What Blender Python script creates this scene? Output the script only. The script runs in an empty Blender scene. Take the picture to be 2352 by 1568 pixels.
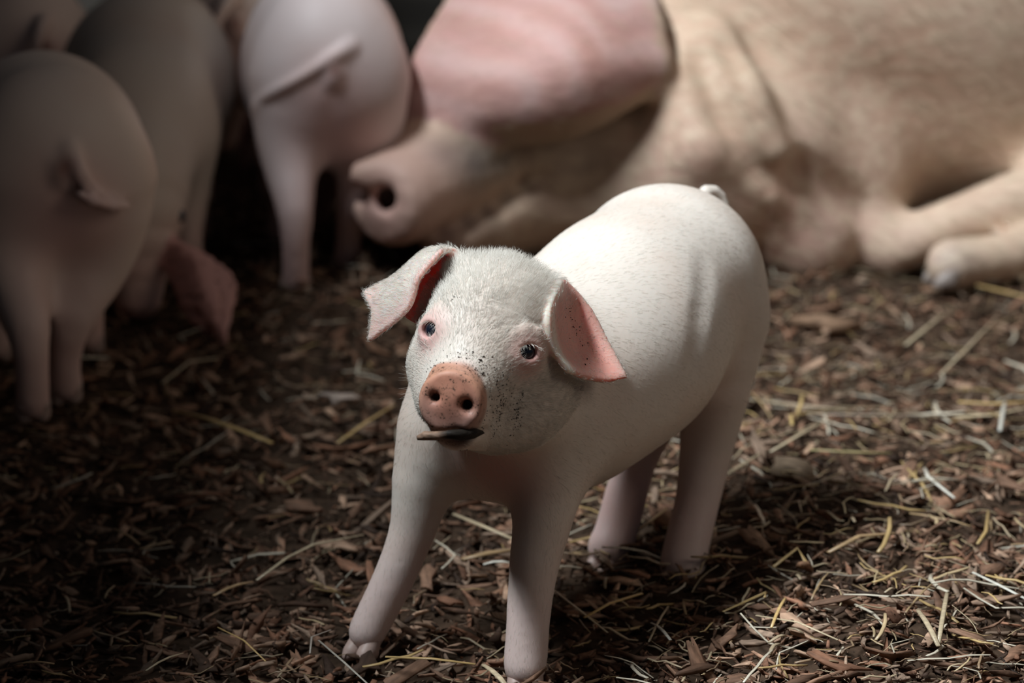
import bpy, math, random
import numpy as np
from mathutils import Vector, Matrix
from mathutils.bvhtree import BVHTree

SC = bpy.context.scene
COL = SC.collection
RAD = math.radians

# ------------------------------------------------------------------ camera
F_PX, CU, CV = 5553.0, 1176.0, 784.0          # 85 mm lens on a 36 mm sensor, 2352 px wide
CAM = np.array([0.0, 0.0, 0.54]); PITCH = RAD(15.0)
cam_d = bpy.data.cameras.new('camera'); cam = bpy.data.objects.new('camera', cam_d); COL.objects.link(cam)
cam_d.sensor_width = 36.0; cam_d.lens = F_PX / 2352 * 36; cam_d.clip_start = 0.05; cam_d.clip_end = 60
cam.location = CAM; cam.rotation_euler = (math.pi / 2 - PITCH, 0, 0)
cam_d.dof.use_dof = True; cam_d.dof.focus_distance = 1.335; cam_d.dof.aperture_fstop = 6.7
SC.camera = cam
SC.cycles.max_bounces = 4; SC.cycles.diffuse_bounces = 2; SC.cycles.caustics_reflective = False; SC.cycles.glossy_bounces = 2; SC.cycles.transmission_bounces = 2

# ------------------------------------------------------------------ world, daylight and an added fill lamp
SC.view_settings.view_transform = 'Standard'; SC.view_settings.look = 'None'
SC.view_settings.gamma = 1.0; SC.view_settings.exposure = 0.0; SC.view_settings.use_curve_mapping = False
w = bpy.data.worlds.new('world'); SC.world = w; w.use_nodes = True
w.node_tree.nodes['Background'].inputs[0].default_value = (0.62, 0.78, 1.0, 1)
w.node_tree.nodes['Background'].inputs[1].default_value = 0.040

def area(name, loc, target, size, size_y, power, colour, spread=180):
    l = bpy.data.lights.new(name, 'AREA'); l.shape = 'RECTANGLE'; l.size = size; l.size_y = size_y
    l.energy = power; l.color = colour; l.spread = RAD(spread)
    o = bpy.data.objects.new(name, l); COL.objects.link(o); o.location = loc
    o.rotation_euler = (Vector(target) - Vector(loc)).to_track_quat('-Z', 'Y').to_euler()
    return o
area('roof_light_daylight', (-1.40, 0.75, 3.1), (0.1, 0.75, 0.1), 1.4, 0.30, 190, (0.88, 0.955, 1.0))
area('warm_fill_lamp', (2.6, 0.6, 1.9), (0.4, 2.0, 0.1), 1.2, 1.6, 9, (1.0, 0.86, 0.70))  # added warm fill from the right; no barn door is built there

# ------------------------------------------------------------------ helpers: pixels to places
CP, SP = math.cos(PITCH), math.sin(PITCH)
def ray(u, v):
    a, b = (u - CU) / F_PX, (CV - v) / F_PX
    return np.array([a, CP + b * SP, -SP + b * CP])
def at(u, v, Y):
    d = ray(u, v); return CAM + d * (Y / d[1])
def ground(u, v, z=0.0):
    d = ray(u, v); return CAM + d * ((z - CAM[2]) / d[2])
def px(p):                                       # metres covered by one pixel at a point
    q = np.asarray(p) - CAM
    return (q[1] * CP - q[2] * SP) / F_PX

# ------------------------------------------------------------------ helpers: objects
def mesh_obj(name, V, Fc, mat, parent=None, smooth=True, colours=None, attrs=None):
    me = bpy.data.meshes.new(name)
    V = np.asarray(V, dtype=np.float32)
    if isinstance(Fc, np.ndarray):
        n, k = Fc.shape
        me.vertices.add(len(V)); me.vertices.foreach_set('co', V.ravel())
        me.loops.add(n * k); me.loops.foreach_set('vertex_index', Fc.astype(np.int32).ravel())
        me.polygons.add(n); me.polygons.foreach_set('loop_start', np.arange(0, n * k, k, dtype=np.int32))
        me.update(calc_edges=True)
    else:
        me.from_pydata(V.tolist(), [], Fc)
    if smooth: me.polygons.foreach_set('use_smooth', np.ones(len(me.polygons), dtype=bool))
    if colours is not None:
        c = np.ones((len(V), 4), dtype=np.float32); c[:, :3] = colours
        me.color_attributes.new('tint', 'FLOAT_COLOR', 'POINT').data.foreach_set('color', c.ravel())
    for k, val in (attrs or {}).items():
        me.attributes.new(k, 'FLOAT', 'POINT').data.foreach_set('value', np.asarray(val, dtype=np.float32))
    me.materials.append(mat); me.update()
    o = bpy.data.objects.new(name, me); COL.objects.link(o)
    if parent is not None: o.parent = parent
    return o
def empty(name, loc=(0, 0, 0)):
    o = bpy.data.objects.new(name, None); COL.objects.link(o); o.location = loc; o.empty_display_size = 0.05
    return o
def tag(o, label, cat, group=None, kind=None):
    o['label'] = label
    if cat: o['category'] = cat
    if group: o['group'] = group
    if kind: o['kind'] = kind
    return o

# ------------------------------------------------------------------ helpers: materials
def new_mat(name):
    m = bpy.data.materials.new(name); m.use_nodes = True
    nt = m.node_tree; return m, nt, nt.nodes['Principled BSDF']
def N(nt, t, **kw):
    n = nt.nodes.new(t)
    for k, v in kw.items():
        if hasattr(n, k): setattr(n, k, v)
        else: n.inputs[k.replace('_', ' ')].default_value = v
    return n
def mixc(nt, a, b, fac, mode='MIX'):
    m = nt.nodes.new('ShaderNodeMix'); m.data_type = 'RGBA'; m.blend_type = mode
    for sock, val in ((m.inputs[6], a), (m.inputs[7], b), (m.inputs[0], fac)):
        if hasattr(val, 'is_linked'): nt.links.new(val, sock)
        else: sock.default_value = val if not isinstance(val, tuple) or len(val) == 4 else (*val, 1)
    return m.outputs[2]
def ramp(nt, x, p0, p1, c0=0.0, c1=1.0):
    r = nt.nodes.new('ShaderNodeMapRange'); r.inputs[1].default_value = p0; r.inputs[2].default_value = p1
    r.inputs[3].default_value = c0; r.inputs[4].default_value = c1; nt.links.new(x, r.inputs[0]); return r.outputs[0]
def mul(nt, a, b):
    m = nt.nodes.new('ShaderNodeMath'); m.operation = 'MULTIPLY'
    for s, v in zip(m.inputs, (a, b)):
        if hasattr(v, 'is_linked'): nt.links.new(v, s)
        else: s.default_value = v
    return m.outputs[0]

def skin_mat(name, mottle, mot_col, sss, hair_scale, bump, rough=0.5, dirt=(0.05, 0.03, 0.02), stretch=(1, 1, 1), streak=0.0, streak_col=(0.9, 0.8, 0.6)):
    m, nt, b = new_mat(name)
    tc = N(nt, 'ShaderNodeTexCoord'); at_ = N(nt, 'ShaderNodeAttribute', attribute_name='tint')
    da = N(nt, 'ShaderNodeAttribute', attribute_name='dirt')
    n1 = N(nt, 'ShaderNodeTexNoise', Scale=mottle, Detail=4.0); nt.links.new(tc.outputs['Object'], n1.inputs['Vector'])
    c = mixc(nt, at_.outputs['Color'], mot_col, ramp(nt, n1.outputs[0], 0.45, 0.75, 0.0, 0.45), 'MULTIPLY')
    mp = N(nt, 'ShaderNodeMapping'); mp.inputs['Scale'].default_value = stretch
    mp.inputs['Rotation'].default_value = (0, 0.6, 0.35)
    nt.links.new(tc.outputs['Object'], mp.inputs['Vector'])
    n2 = N(nt, 'ShaderNodeTexNoise', Scale=hair_scale, Detail=3.0); nt.links.new(mp.outputs[0], n2.inputs['Vector'])
    if streak > 0:
        sk = N(nt, 'ShaderNodeAttribute', attribute_name='sleek')
        c = mixc(nt, c, streak_col, mul(nt, ramp(nt, n2.outputs[0], 0.42, 0.62, 0.0, streak), ramp(nt, sk.outputs['Fac'], 0, 1, 1, 0.12)))
    n3 = N(nt, 'ShaderNodeTexNoise', Scale=760.0, Detail=5.0, Roughness=0.7); nt.links.new(tc.outputs['Object'], n3.inputs['Vector'])
    n4 = N(nt, 'ShaderNodeTexNoise', Scale=170.0, Detail=3.0); nt.links.new(tc.outputs['Object'], n4.inputs['Vector'])
    spec = mul(nt, ramp(nt, n3.outputs[0], 0.53, 0.60), ramp(nt, n4.outputs[0], 0.44, 0.56))
    spec = mul(nt, spec, ramp(nt, da.outputs['Fac'], 0.15, 0.7))
    film = ramp(nt, da.outputs['Fac'], 0.3, 1.6, 0.0, 0.75)
    c = mixc(nt, c, (dirt[0] * 4.5, dirt[1] * 4, dirt[2] * 3.6), mul(nt, film, ramp(nt, n4.outputs[0], 0.3, 0.6)))
    c = mixc(nt, c, dirt, spec)
    nt.links.new(c, b.inputs['Base Color'])
    b.inputs['Roughness'].default_value = rough; b.inputs['Specular IOR Level'].default_value = 0.3
    ta = N(nt, 'ShaderNodeAttribute', attribute_name='thin')
    if sss > 0: nt.links.new(ramp(nt, ta.outputs['Fac'], 0, 1, sss, 0.85), b.inputs['Subsurface Weight'])
    b.inputs['Subsurface Radius'].default_value = (1.0, 0.32, 0.2); b.inputs['Subsurface Scale'].default_value = 0.006
    bp = N(nt, 'ShaderNodeBump', Strength=bump, Distance=0.002); nt.links.new(n2.outputs[0], bp.inputs['Height'])
    nt.links.new(bp.outputs[0], b.inputs['Normal'])
    return m
M_PIG = skin_mat('piglet_skin', 20, (0.88, 0.70, 0.62), 0.08, 420, 0.06, stretch=(1, 0.3, 0.5))
M_BACKPIG = skin_mat('piglet_skin_rear', 10, (0.92, 0.76, 0.68), 0.0, 160, 0.15, stretch=(1, 0.4, 1))
M_SOW = skin_mat('sow_skin', 7, (0.86, 0.62, 0.50), 0.0, 95, 0.6, rough=0.55, stretch=(0.45, 1, 1), streak=0.45, streak_col=(0.86, 0.70, 0.52))

def tint_mat(name, rough, grain, lo, hi, trans=0.0, aniso=(1, 1, 1), bump=0.3, spec=0.25):
    m, nt, b = new_mat(name)
    tc = N(nt, 'ShaderNodeTexCoord'); a = N(nt, 'ShaderNodeAttribute', attribute_name='tint')
    oi = N(nt, 'ShaderNodeObjectInfo')
    n = N(nt, 'ShaderNodeTexNoise', Scale=grain, Detail=4.0)
    mp = N(nt, 'ShaderNodeMapping'); mp.inputs['Scale'].default_value = aniso
    nt.links.new(tc.outputs['Object'], mp.inputs['Vector']); nt.links.new(mp.outputs[0], n.inputs['Vector'])
    v = ramp(nt, n.outputs[0], 0.3, 0.7, lo, hi)
    v = mul(nt, v, ramp(nt, oi.outputs['Random'], 0, 1, 0.8, 1.2))
    c = mixc(nt, (0, 0, 0), a.outputs['Color'], v); m_ = c.node; m_.clamp_factor = False
    nt.links.new(c, b.inputs['Base Color']); b.inputs['Roughness'].default_value = rough
    b.inputs['Specular IOR Level'].default_value = spec
    bp = N(nt, 'ShaderNodeBump', Strength=bump, Distance=0.001); nt.links.new(n.outputs[0], bp.inputs['Height'])
    nt.links.new(bp.outputs[0], b.inputs['Normal'])
    return m
M_CHIP = tint_mat('bark', 0.75, 350, 0.55, 1.3, aniso=(0.3, 1, 1), bump=0.5)
M_STRAW = tint_mat('straw', 0.4, 500, 0.75, 1.15, aniso=(0.1, 1, 1), bump=0.15, spec=0.5)
M_HAIR = tint_mat('bristle_hair', 0.45, 50, 0.95, 1.05, bump=0.0, spec=0.4)
M_TWIG = tint_mat('wet_twig', 0.6, 400, 0.4, 1.4, aniso=(0.4, 1, 1), bump=0.6)

m, nt, b = new_mat('eye'); b.inputs['Base Color'].default_value = (0.012, 0.016, 0.03, 1); b.inputs['Roughness'].default_value = 0.05
b.inputs['Coat Weight'].default_value = 0.6; M_EYE = m
m, nt, b = new_mat('hoof'); b.inputs['Base Color'].default_value = (0.50, 0.36, 0.31, 1); b.inputs['Roughness'].default_value = 0.5; M_HOOF = m
m, nt, b = new_mat('dark_hoof'); b.inputs['Base Color'].default_value = (0.34, 0.28, 0.25, 1); b.inputs['Roughness'].default_value = 0.5; M_HOOFD = m
m, nt, b = new_mat('soil')
tc = N(nt, 'ShaderNodeTexCoord'); n = N(nt, 'ShaderNodeTexNoise', Scale=60.0, Detail=6.0); nt.links.new(tc.outputs['Object'], n.inputs['Vector'])
nt.links.new(mixc(nt, (0.030, 0.019, 0.012), (0.085, 0.052, 0.034), ramp(nt, n.outputs[0], 0.35, 0.65)), b.inputs['Base Color'])
b.inputs['Roughness'].default_value = 0.9; b.inputs['Specular IOR Level'].default_value = 0.1
bp = N(nt, 'ShaderNodeBump', Strength=0.8, Distance=0.006); nt.links.new(n.outputs[0], bp.inputs['Height']); nt.links.new(bp.outputs[0], b.inputs['Normal'])
M_SOIL = m
m, nt, b = new_mat('old_boards')
tc = N(nt, 'ShaderNodeTexCoord'); mp = N(nt, 'ShaderNodeMapping'); mp.inputs['Scale'].default_value = (1, 6, 12)
n = N(nt, 'ShaderNodeTexNoise', Scale=3.0, Detail=6.0); nt.links.new(tc.outputs['Object'], mp.inputs[0]); nt.links.new(mp.outputs[0], n.inputs['Vector'])
nt.links.new(mixc(nt, (0.035, 0.03, 0.025), (0.10, 0.085, 0.07), ramp(nt, n.outputs[0], 0.35, 0.7)), b.inputs['Base Color'])
b.inputs['Roughness'].default_value = 0.85; M_BOARD = m

# ------------------------------------------------------------------ smooth solids: signed distance fields turned into one continuous mesh
def nrm(A): return np.sqrt(np.einsum('ij,ij->i', A, A))
class Field:
    def __init__(s): s.ops = []; s.lo = np.full(3, 1e9); s.hi = np.full(3, -1e9)
    def _add(s, fn, c, R, k, mode):
        c = np.asarray(c, float); s.ops.append((fn, c, R, k, mode))
        if mode == '+': s.lo = np.minimum(s.lo, c - R); s.hi = np.maximum(s.hi, c + R)
    def cone(s, a, b, ra, rb, k=0.012, mode='+'):
        a = np.asarray(a, float); b = np.asarray(b, float); ba = b - a; L2 = max(ba @ ba, 1e-12)
        def fn(P):
            t = np.clip((P - a) @ ba / L2, 0, 1)
            return nrm(P - a - t[:, None] * ba) - (ra + (rb - ra) * t)
        s._add(fn, (a + b) / 2, math.sqrt(L2) / 2 + max(ra, rb), k, mode)
    def chain(s, pts, k=0.012, ki=0.0015):
        if ki < 0.011 and len(pts) >= 4:           # limbs: run a smooth curve through the joints
            Q = np.array([np.r_[p, q] for p, q in pts], float); ki = 1e-5; out = []
            for i in range(len(Q) - 1):
                p0 = Q[max(i - 1, 0)]; p1 = Q[i]; p2 = Q[i + 1]; p3 = Q[min(i + 2, len(Q) - 1)]
                for t in (0, 0.5):
                    out.append(0.5 * (2 * p1 + (p2 - p0) * t + (2 * p0 - 5 * p1 + 4 * p2 - p3) * t * t + (3 * p1 - p0 - 3 * p2 + p3) * t ** 3))
            out.append(Q[-1]); pts = [(q[:3], q[3]) for q in out]
        A = np.array([p for p, _ in pts], float); r_ = np.array([q for _, q in pts], float)
        lo, hi = (A - r_[:, None]).min(0), (A + r_[:, None]).max(0)
        def fn(P):
            d = None
            for i in range(len(A) - 1):
                ba = A[i + 1] - A[i]; t = np.clip((P - A[i]) @ ba / max(ba @ ba, 1e-12), 0, 1)
                di = nrm(P - A[i] - t[:, None] * ba) - (r_[i] + (r_[i + 1] - r_[i]) * t)
                if d is None: d = di
                else:
                    h = np.maximum(ki - np.abs(d - di), 0) / ki; d = np.minimum(d, di) - h * h * ki * 0.25
            return d
        s._add(fn, (lo + hi) / 2, np.linalg.norm(hi - lo) / 2, k, '+')
    def ell(s, c, r, ax=None, k=0.012, mode='+'):
        c = np.asarray(c, float); r = np.asarray(r, float)
        A = np.eye(3) if ax is None else np.asarray(ax, float)           # rows: own axes
        def fn(P):
            q = (P - c) @ A.T
            k0 = nrm(q / r); k1 = nrm(q / (r * r))
            return np.where(k1 > 1e-9, k0 * (k0 - 1) / np.maximum(k1, 1e-9), -r.min())
        s._add(fn, c, r.max(), k, mode)
    def disc(s, c, n, r, hh, rnd, k=0.006):
        c = np.asarray(c, float); n = np.asarray(n, float) / np.linalg.norm(n)
        def fn(P):
            q = P - c; z = q @ n; rr = nrm(q - z[:, None] * n)
            dx = rr - (r - rnd); dz = np.abs(z) - (hh - rnd)
            return np.minimum(np.maximum(dx, dz), 0) + np.hypot(np.maximum(dx, 0), np.maximum(dz, 0)) - rnd
        s._add(fn, c, math.hypot(r, hh), k, '+')
    def sheet(s, V, Fq, th, k=0.006):
        bvh = BVHTree.FromPolygons([Vector(v) for v in V], Fq)
        c = (V.min(0) + V.max(0)) / 2; R = nrm(V - c).max() + th
        pad = th + 0.012; lo, hi = V.min(0) - pad, V.max(0) + pad
        def fn(P):
            out = np.maximum(np.maximum(lo - P, P - hi).max(1), 0) + 0.012
            idx = np.nonzero(((P > lo) & (P < hi)).all(1))[0]
            for i in idx:
                d = bvh.find_nearest(P[i])[3]
                out[i] = d - th
            return out
        s._add(fn, c, R, k, '+')
        return bvh, lo, hi
    def __call__(s, P):
        d = None
        for fn, c, R, k, mode in s.ops:
            dc = nrm(P - c) - R
            near = dc < 0.02 + k
            di = dc.copy()
            if near.any(): di[near] = fn(P[near])
            if mode == '-': di = -di
            if d is None: d = di; continue
            h = np.maximum(k - np.abs(d - di), 0) / k
            if mode == '+': d = np.minimum(d, di) - h * h * k * 0.25
            else: d = np.maximum(d, di) + h * h * k * 0.25
        return d
    def grad(s, P, e):
        g = np.zeros_like(P)
        for sgn in ((1, -1, -1), (-1, -1, 1), (-1, 1, -1), (1, 1, 1)):
            v = np.array(sgn, float); g += v * s(P + v * e)[:, None]
        return g / np.maximum(np.linalg.norm(g, axis=1, keepdims=True), 1e-9)
    def hit(s, u, v, y0=0.9, y1=3.5):              # where the line of sight through a pixel first meets the solid
        d = ray(u, v); d = d / np.linalg.norm(d); t = y0
        for _ in range(160):
            q = s((CAM + d * t)[None])[0]
            if q < 2e-4: return CAM + d * t
            t += q * 0.7
            if t > y1: break
        return None
    def mesh(s, h, project=2, f=4):
        lo = s.lo - 3 * h; n = np.ceil((s.hi + 3 * h - lo) / (h * f)).astype(int) + 1
        cg = np.stack(np.meshgrid(*[np.arange(k) for k in n], indexing='ij'), -1).reshape(-1, 3)
        cv = s(lo + cg * (h * f)).reshape(n)
        near = np.abs(cv) < h * f * 2.0
        nf = (n - 1) * f + 1
        G = np.repeat(np.repeat(np.repeat(cv, f, 0), f, 1), f, 2)[:nf[0], :nf[1], :nf[2]].astype(np.float32)
        msk = np.repeat(np.repeat(np.repeat(near, f, 0), f, 1), f, 2)[:nf[0], :nf[1], :nf[2]]
        idx = np.argwhere(msk)
        for i in range(0, len(idx), 400000):
            q = idx[i:i + 400000]; G[q[:, 0], q[:, 1], q[:, 2]] = s(lo + q * h)
        I = G < 0
        cnt = np.zeros(tuple(nf - 1), np.int8)
        for a in (0, 1):
            for b_ in (0, 1):
                for c in (0, 1): cnt += I[a:nf[0] - 1 + a, b_:nf[1] - 1 + b_, c:nf[2] - 1 + c]
        cells = np.argwhere((cnt > 0) & (cnt < 8))
        vid = np.full(tuple(nf - 1), -1, np.int64); vid[tuple(cells.T)] = np.arange(len(cells))
        cor = [(a, b_, c) for a in (0, 1) for b_ in (0, 1) for c in (0, 1)]
        val = np.stack([G[cells[:, 0] + a, cells[:, 1] + b_, cells[:, 2] + c] for a, b_, c in cor], 1).astype(float)
        acc = np.zeros((len(cells), 3)); num = np.zeros(len(cells))
        for i in range(8):
            for j in range(i + 1, 8):
                if sum(x != y for x, y in zip(cor[i], cor[j])) != 1: continue
                cross = (val[:, i] < 0) != (val[:, j] < 0)
                t = np.where(cross, val[:, i] / np.where(cross, val[:, i] - val[:, j], 1), 0)
                p = np.array(cor[i]) + t[:, None] * (np.array(cor[j]) - np.array(cor[i]))
                acc += p * cross[:, None]; num += cross
        V = lo + (cells + acc / num[:, None]) * h
        quads = []
        for ax in range(3):
            b1, b2 = (ax + 1) % 3, (ax + 2) % 3
            sl0 = [slice(1, -1)] * 3; sl1 = [slice(1, -1)] * 3
            sl0[ax] = slice(0, -1); sl1[ax] = slice(1, None)
            A, B = I[tuple(sl0)], I[tuple(sl1)]
            e = np.argwhere(A != B); sg = A[tuple(e.T)]
            off = np.ones(3, int); off[ax] = 0
            e = e + off
            e1 = np.zeros(3, int); e1[b1] = 1; e2 = np.zeros(3, int); e2[b2] = 1
            q = np.stack([vid[tuple((e - x).T)] for x in (e1 + e2, e2, e1 * 0, e1)], 1)
            q[~sg] = q[~sg][:, ::-1]
            quads.append(q)
        Q = np.concatenate(quads); Q = Q[(Q >= 0).all(1)]
        for _ in range(project):
            g = s.grad(V, h * 0.5); V = V - g * np.clip(s(V), -h, h)[:, None] * 0.9
        return V, Q
def march(f, o, d, t=0.9, t1=3.5):
    for _ in range(200):
        q = f((o + d * t)[None])[0]
        if q < 3e-4: return o + d * t
        t += q * 0.7
        if t > t1: return None
def relax(V, Q, sel, n):                          # smooth the limbs
    e = np.concatenate([Q[:, [0, 1]], Q[:, [1, 2]], Q[:, [2, 3]], Q[:, [3, 0]]]); e = np.concatenate([e, e[:, ::-1]])
    e = e[sel[e[:, 0]] > 0]; deg = np.maximum(np.bincount(e[:, 0], minlength=len(V)), 1)
    for i in range(n):
        avg = np.stack([np.bincount(e[:, 0], V[e[:, 1], k], len(V)) for k in range(3)], 1) / deg[:, None]
        V = V + (avg - V) * (sel * 0.55)[:, None]
    return V
def unit(v): v = np.asarray(v, float); return v / np.linalg.norm(v)
def frame(fwd, up=(0, 0, 1)):                     # rows: forward, side, up
    f = unit(fwd); s_ = unit(np.cross(up, f)); return np.array([f, s_, np.cross(f, s_)])
def patch(ctrl, nu=24, nv=24):                    # smooth sheet through a grid of points
    C = np.asarray(ctrl, float)
    def cr(pts, n):
        m_ = len(pts); out = []
        for i in range(n + 1):
            t = i / n * (m_ - 1); k = min(int(t), m_ - 2); t -= k
            p0 = pts[k - 1] if k > 0 else 2 * pts[0] - pts[1]
            p3 = pts[k + 2] if k + 2 < m_ else 2 * pts[-1] - pts[-2]
            p1, p2 = pts[k], pts[k + 1]
            out.append(0.5 * (2 * p1 + (p2 - p0) * t + (2 * p0 - 5 * p1 + 4 * p2 - p3) * t * t + (3 * p1 - p0 - 3 * p2 + p3) * t ** 3))
        return np.array(out)
    rows = cr(C, nu)                              # interpolate along the first index
    V = np.array([cr(r, nv) for r in rows]).reshape(-1, 3)
    Fq = [(i * (nv + 1) + j, i * (nv + 1) + j + 1, (i + 1) * (nv + 1) + j + 1, (i + 1) * (nv + 1) + j) for i in range(nu) for j in range(nv)]
    return V, Fq
def ear_side(bvh, V, reach):                      # +1 in front of the sheet, -1 behind, 0 far away
    out = np.zeros(len(V)); bvh, lo, hi = bvh
    for i in np.nonzero(((V > lo) & (V < hi)).all(1))[0]:
        loc, nr, _, d = bvh.find_nearest(V[i], reach)
        if loc is not None: out[i] = 1.0 if (Vector(V[i]) - loc).dot(nr) > 0 else -1.0
    return out
def ear_param(V, near, pv, nu=24):                # how far across the sheet each nearby vertex lies, 0..1
    s_ = np.zeros(len(V)); t_ = np.zeros(len(V)); idx = np.nonzero(near)[0]; n1 = int(len(pv) / (nu + 1))
    for i in range(0, len(idx), 4000):
        q = idx[i:i + 4000]; d = ((V[q][:, None] - pv[None]) ** 2).sum(2).argmin(1)
        s_[q] = (d // n1) / nu; t_[q] = (d % n1) / (n1 - 1)
    return s_, t_
def smooth(x, a, b): t = np.clip((x - a) / (b - a), 0, 1); return t * t * (3 - 2 * t)
def blob(P, c, r, soft=1.0):                      # 1 at c, falling to 0 at r
    t = np.clip(1 - np.linalg.norm(P - np.asarray(c), axis=1) / r, 0, 1); return (t * t * (3 - 2 * t)) ** soft
def tintmix(C, col, a): return C * (1 - a[:, None]) + np.asarray(col) * a[:, None]

def tri_sample(V, Q, n, rng, weight=None):
    T = np.concatenate([Q[:, [0, 1, 2]], Q[:, [0, 2, 3]]])
    A, B, C = V[T[:, 0]], V[T[:, 1]], V[T[:, 2]]
    nr = np.cross(B - A, C - A); ar = np.linalg.norm(nr, axis=1)
    wgt = ar.copy()
    if weight is not None: wgt = wgt * weight[T].mean(1)
    i = rng.choice(len(T), n, p=wgt / wgt.sum())
    r1, r2 = np.sqrt(rng.random(n)), rng.random(n)
    P = A[i] * (1 - r1)[:, None] + B[i] * (r1 * (1 - r2))[:, None] + C[i] * (r1 * r2)[:, None]
    return P, nr[i] / np.maximum(ar[i], 1e-12)[:, None], T[i]
def hairs(P, D, Nn, L, W, rng, droop=0.25):       # slender three-sided tapering hairs, joined
    n = len(P)
    side = np.cross(D, Nn); side /= np.maximum(np.linalg.norm(side, axis=1, keepdims=True), 1e-9)
    up = np.cross(side, D)
    mid = P + D * (L * 0.5)[:, None]
    tip = P + (D * L[:, None]) - Nn * (L * droop)[:, None] + side * (L * rng.normal(0, 0.12, n))[:, None]
    V = []
    for base, k in ((P - D * (L * 0.06)[:, None], 1.0), (mid, 0.75)):
        for a in (0, 2.094, 4.189):
            V.append(base + (side * math.cos(a) + up * math.sin(a)) * (W * 0.5 * k)[:, None])
    V.append(tip); V = np.stack(V, 1).reshape(-1, 3)
    o = (np.arange(n) * 7)[:, None]
    F3 = []
    for a in range(3):
        b_ = (a + 1) % 3
        F3 += [o + [a, b_, 3 + b_], o + [a, 3 + b_, 3 + a], o + [3 + a, 3 + b_, 6]]
    return V, np.concatenate(F3)

# ------------------------------------------------------------------ the stall: floor, boarded back wall, added shade partition
rng = np.random.default_rng(7); random.seed(7)
_ph = rng.random((14, 2)) * 6.28; _dir = rng.normal(size=(14, 2)); _dir /= np.linalg.norm(_dir, axis=1, keepdims=True)
_fr = np.geomspace(4, 60, 14); _am = 0.012 / np.geomspace(1, 9, 14)
def gz(x, y):
    x = np.asarray(x, float); y = np.asarray(y, float); z = np.zeros(np.broadcast(x, y).shape)
    for k in range(14): z = z + _am[k] * np.sin((x * _dir[k, 0] + y * _dir[k, 1]) * _fr[k] + _ph[k, 0])
    return z * 0.62 - 0.010
nx, ny = 240, 300
gx, gy = np.meshgrid(np.linspace(-1.6, 2.4, nx), np.linspace(-0.6, 3.9, ny), indexing='ij')
gv = np.stack([gx, gy, gz(gx, gy)], -1).reshape(-1, 3)
ii, jj = np.meshgrid(np.arange(nx - 1), np.arange(ny - 1), indexing='ij'); k0 = (ii * ny + jj).ravel()
fl = mesh_obj('floor', gv, np.stack([k0, k0 + ny, k0 + ny + 1, k0 + 1], 1), M_SOIL)
tag(fl, 'dark uneven soil floor under the bark litter', None, kind='structure')
def box_v(l, w_, t):
    V = np.array([(x, y, z) for x in (-l / 2, l / 2) for y in (-w_ / 2, w_ / 2) for z in (-t / 2, t / 2)])
    return V, [(0, 1, 3, 2), (4, 6, 7, 5), (0, 4, 5, 1), (2, 3, 7, 6), (0, 2, 6, 4), (1, 5, 7, 3)]
def board_wall(name, label, p, rz, length, height, n):
    root = empty(name, p); root.rotation_euler = (0, 0, rz); tag(root, label, None, kind='structure')
    hgt = height / n; V, Fc = box_v(length, 0.03, hgt)
    first = mesh_obj('plank', V, Fc, M_BOARD, root, smooth=False)
    for i in range(n):
        o = first if i == 0 else first.copy()
        if i: COL.objects.link(o); o.parent = root
        o.location = (random.uniform(-.01, .01), 0.008 * (i % 2) - 0.004, hgt * (i + 0.5) - 0.03)
    return root
board_wall('wall_back', 'dark weathered board wall behind the sow', (0.4, 3.75, 0), 0, 4.0, 2.0, 10)
board_wall('shade_partition', 'dark board partition added out of view to shade the left side', (-0.782, 1.00, 0), math.pi / 2, 3.8, 1.68, 8)  # unseen blocker, added to keep the roof light off the left side

# ------------------------------------------------------------------ the piglet in front
CREAM = np.array([0.82, 0.725, 0.64]); PINK = np.array([0.74, 0.40, 0.36]); DEEP = np.array([0.66, 0.22, 0.18])
CLAW = None
def claw_mesh():
    f = Field()
    f.cone((-0.004, 0, 0.012), (0.006, 0, 0.004), 0.0066, 0.0058, 0.004)
    f.cone((0.0, 0, 0.003), (0.011, 0, 0.001), 0.0062, 0.0030, 0.004)
    return f.mesh(0.0013, 1)
claw_V, claw_Q = claw_mesh()
claw_data = None
def add_claws(root, foot, heading, spread=0.0068, scale=1.0, mat=None):
    global claw_data
    h = unit([heading[0], heading[1], 0]); s_ = np.array([-h[1], h[0], 0])
    for sg in (-1, 1):
        if claw_data is None:
            o = mesh_obj('claw', claw_V, claw_Q, M_HOOF, root); claw_data = o.data
        else:
            o = bpy.data.objects.new('claw', claw_data); COL.objects.link(o); o.parent = root
        o.location = Vector(foot + s_ * sg * spread * scale) - root.location if root.rotation_euler.z == 0 else Vector(foot + s_ * sg * spread * scale)
        o.rotation_euler = (0, 0, math.atan2(h[1], h[0]) + sg * 0.08); o.scale = (scale,) * 3

H = Field()
HY = -0.022                                       # the head is stretched forward from the body
def R(u, v, Y, rp): p = at(u, v, Y); return (p, rp * px(p))
def hat(u, v, Y): return at(u, v, Y + HY)
def RH(u, v, Y, rp): return R(u, v, Y + HY, rp)
H.chain([R(1528, 652, 1.495, 230), R(1425, 742, 1.438, 218), R(1275, 850, 1.392, 205), R(1168, 925, 1.366, 232)], k=0.03, ki=0.03)
H.ell(at(1375, 860, 1.400), (0.070, 0.050, 0.045), frame((0.645, 0.764, -0.02)), k=0.04)
H.chain([R(1190, 830, 1.365, 165), RH(1145, 775, 1.332, 130)], k=0.025)                     # neck
H.chain([RH(1195, 910, 1.325, 98), R(1290, 935, 1.378, 150)], k=0.03)
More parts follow.
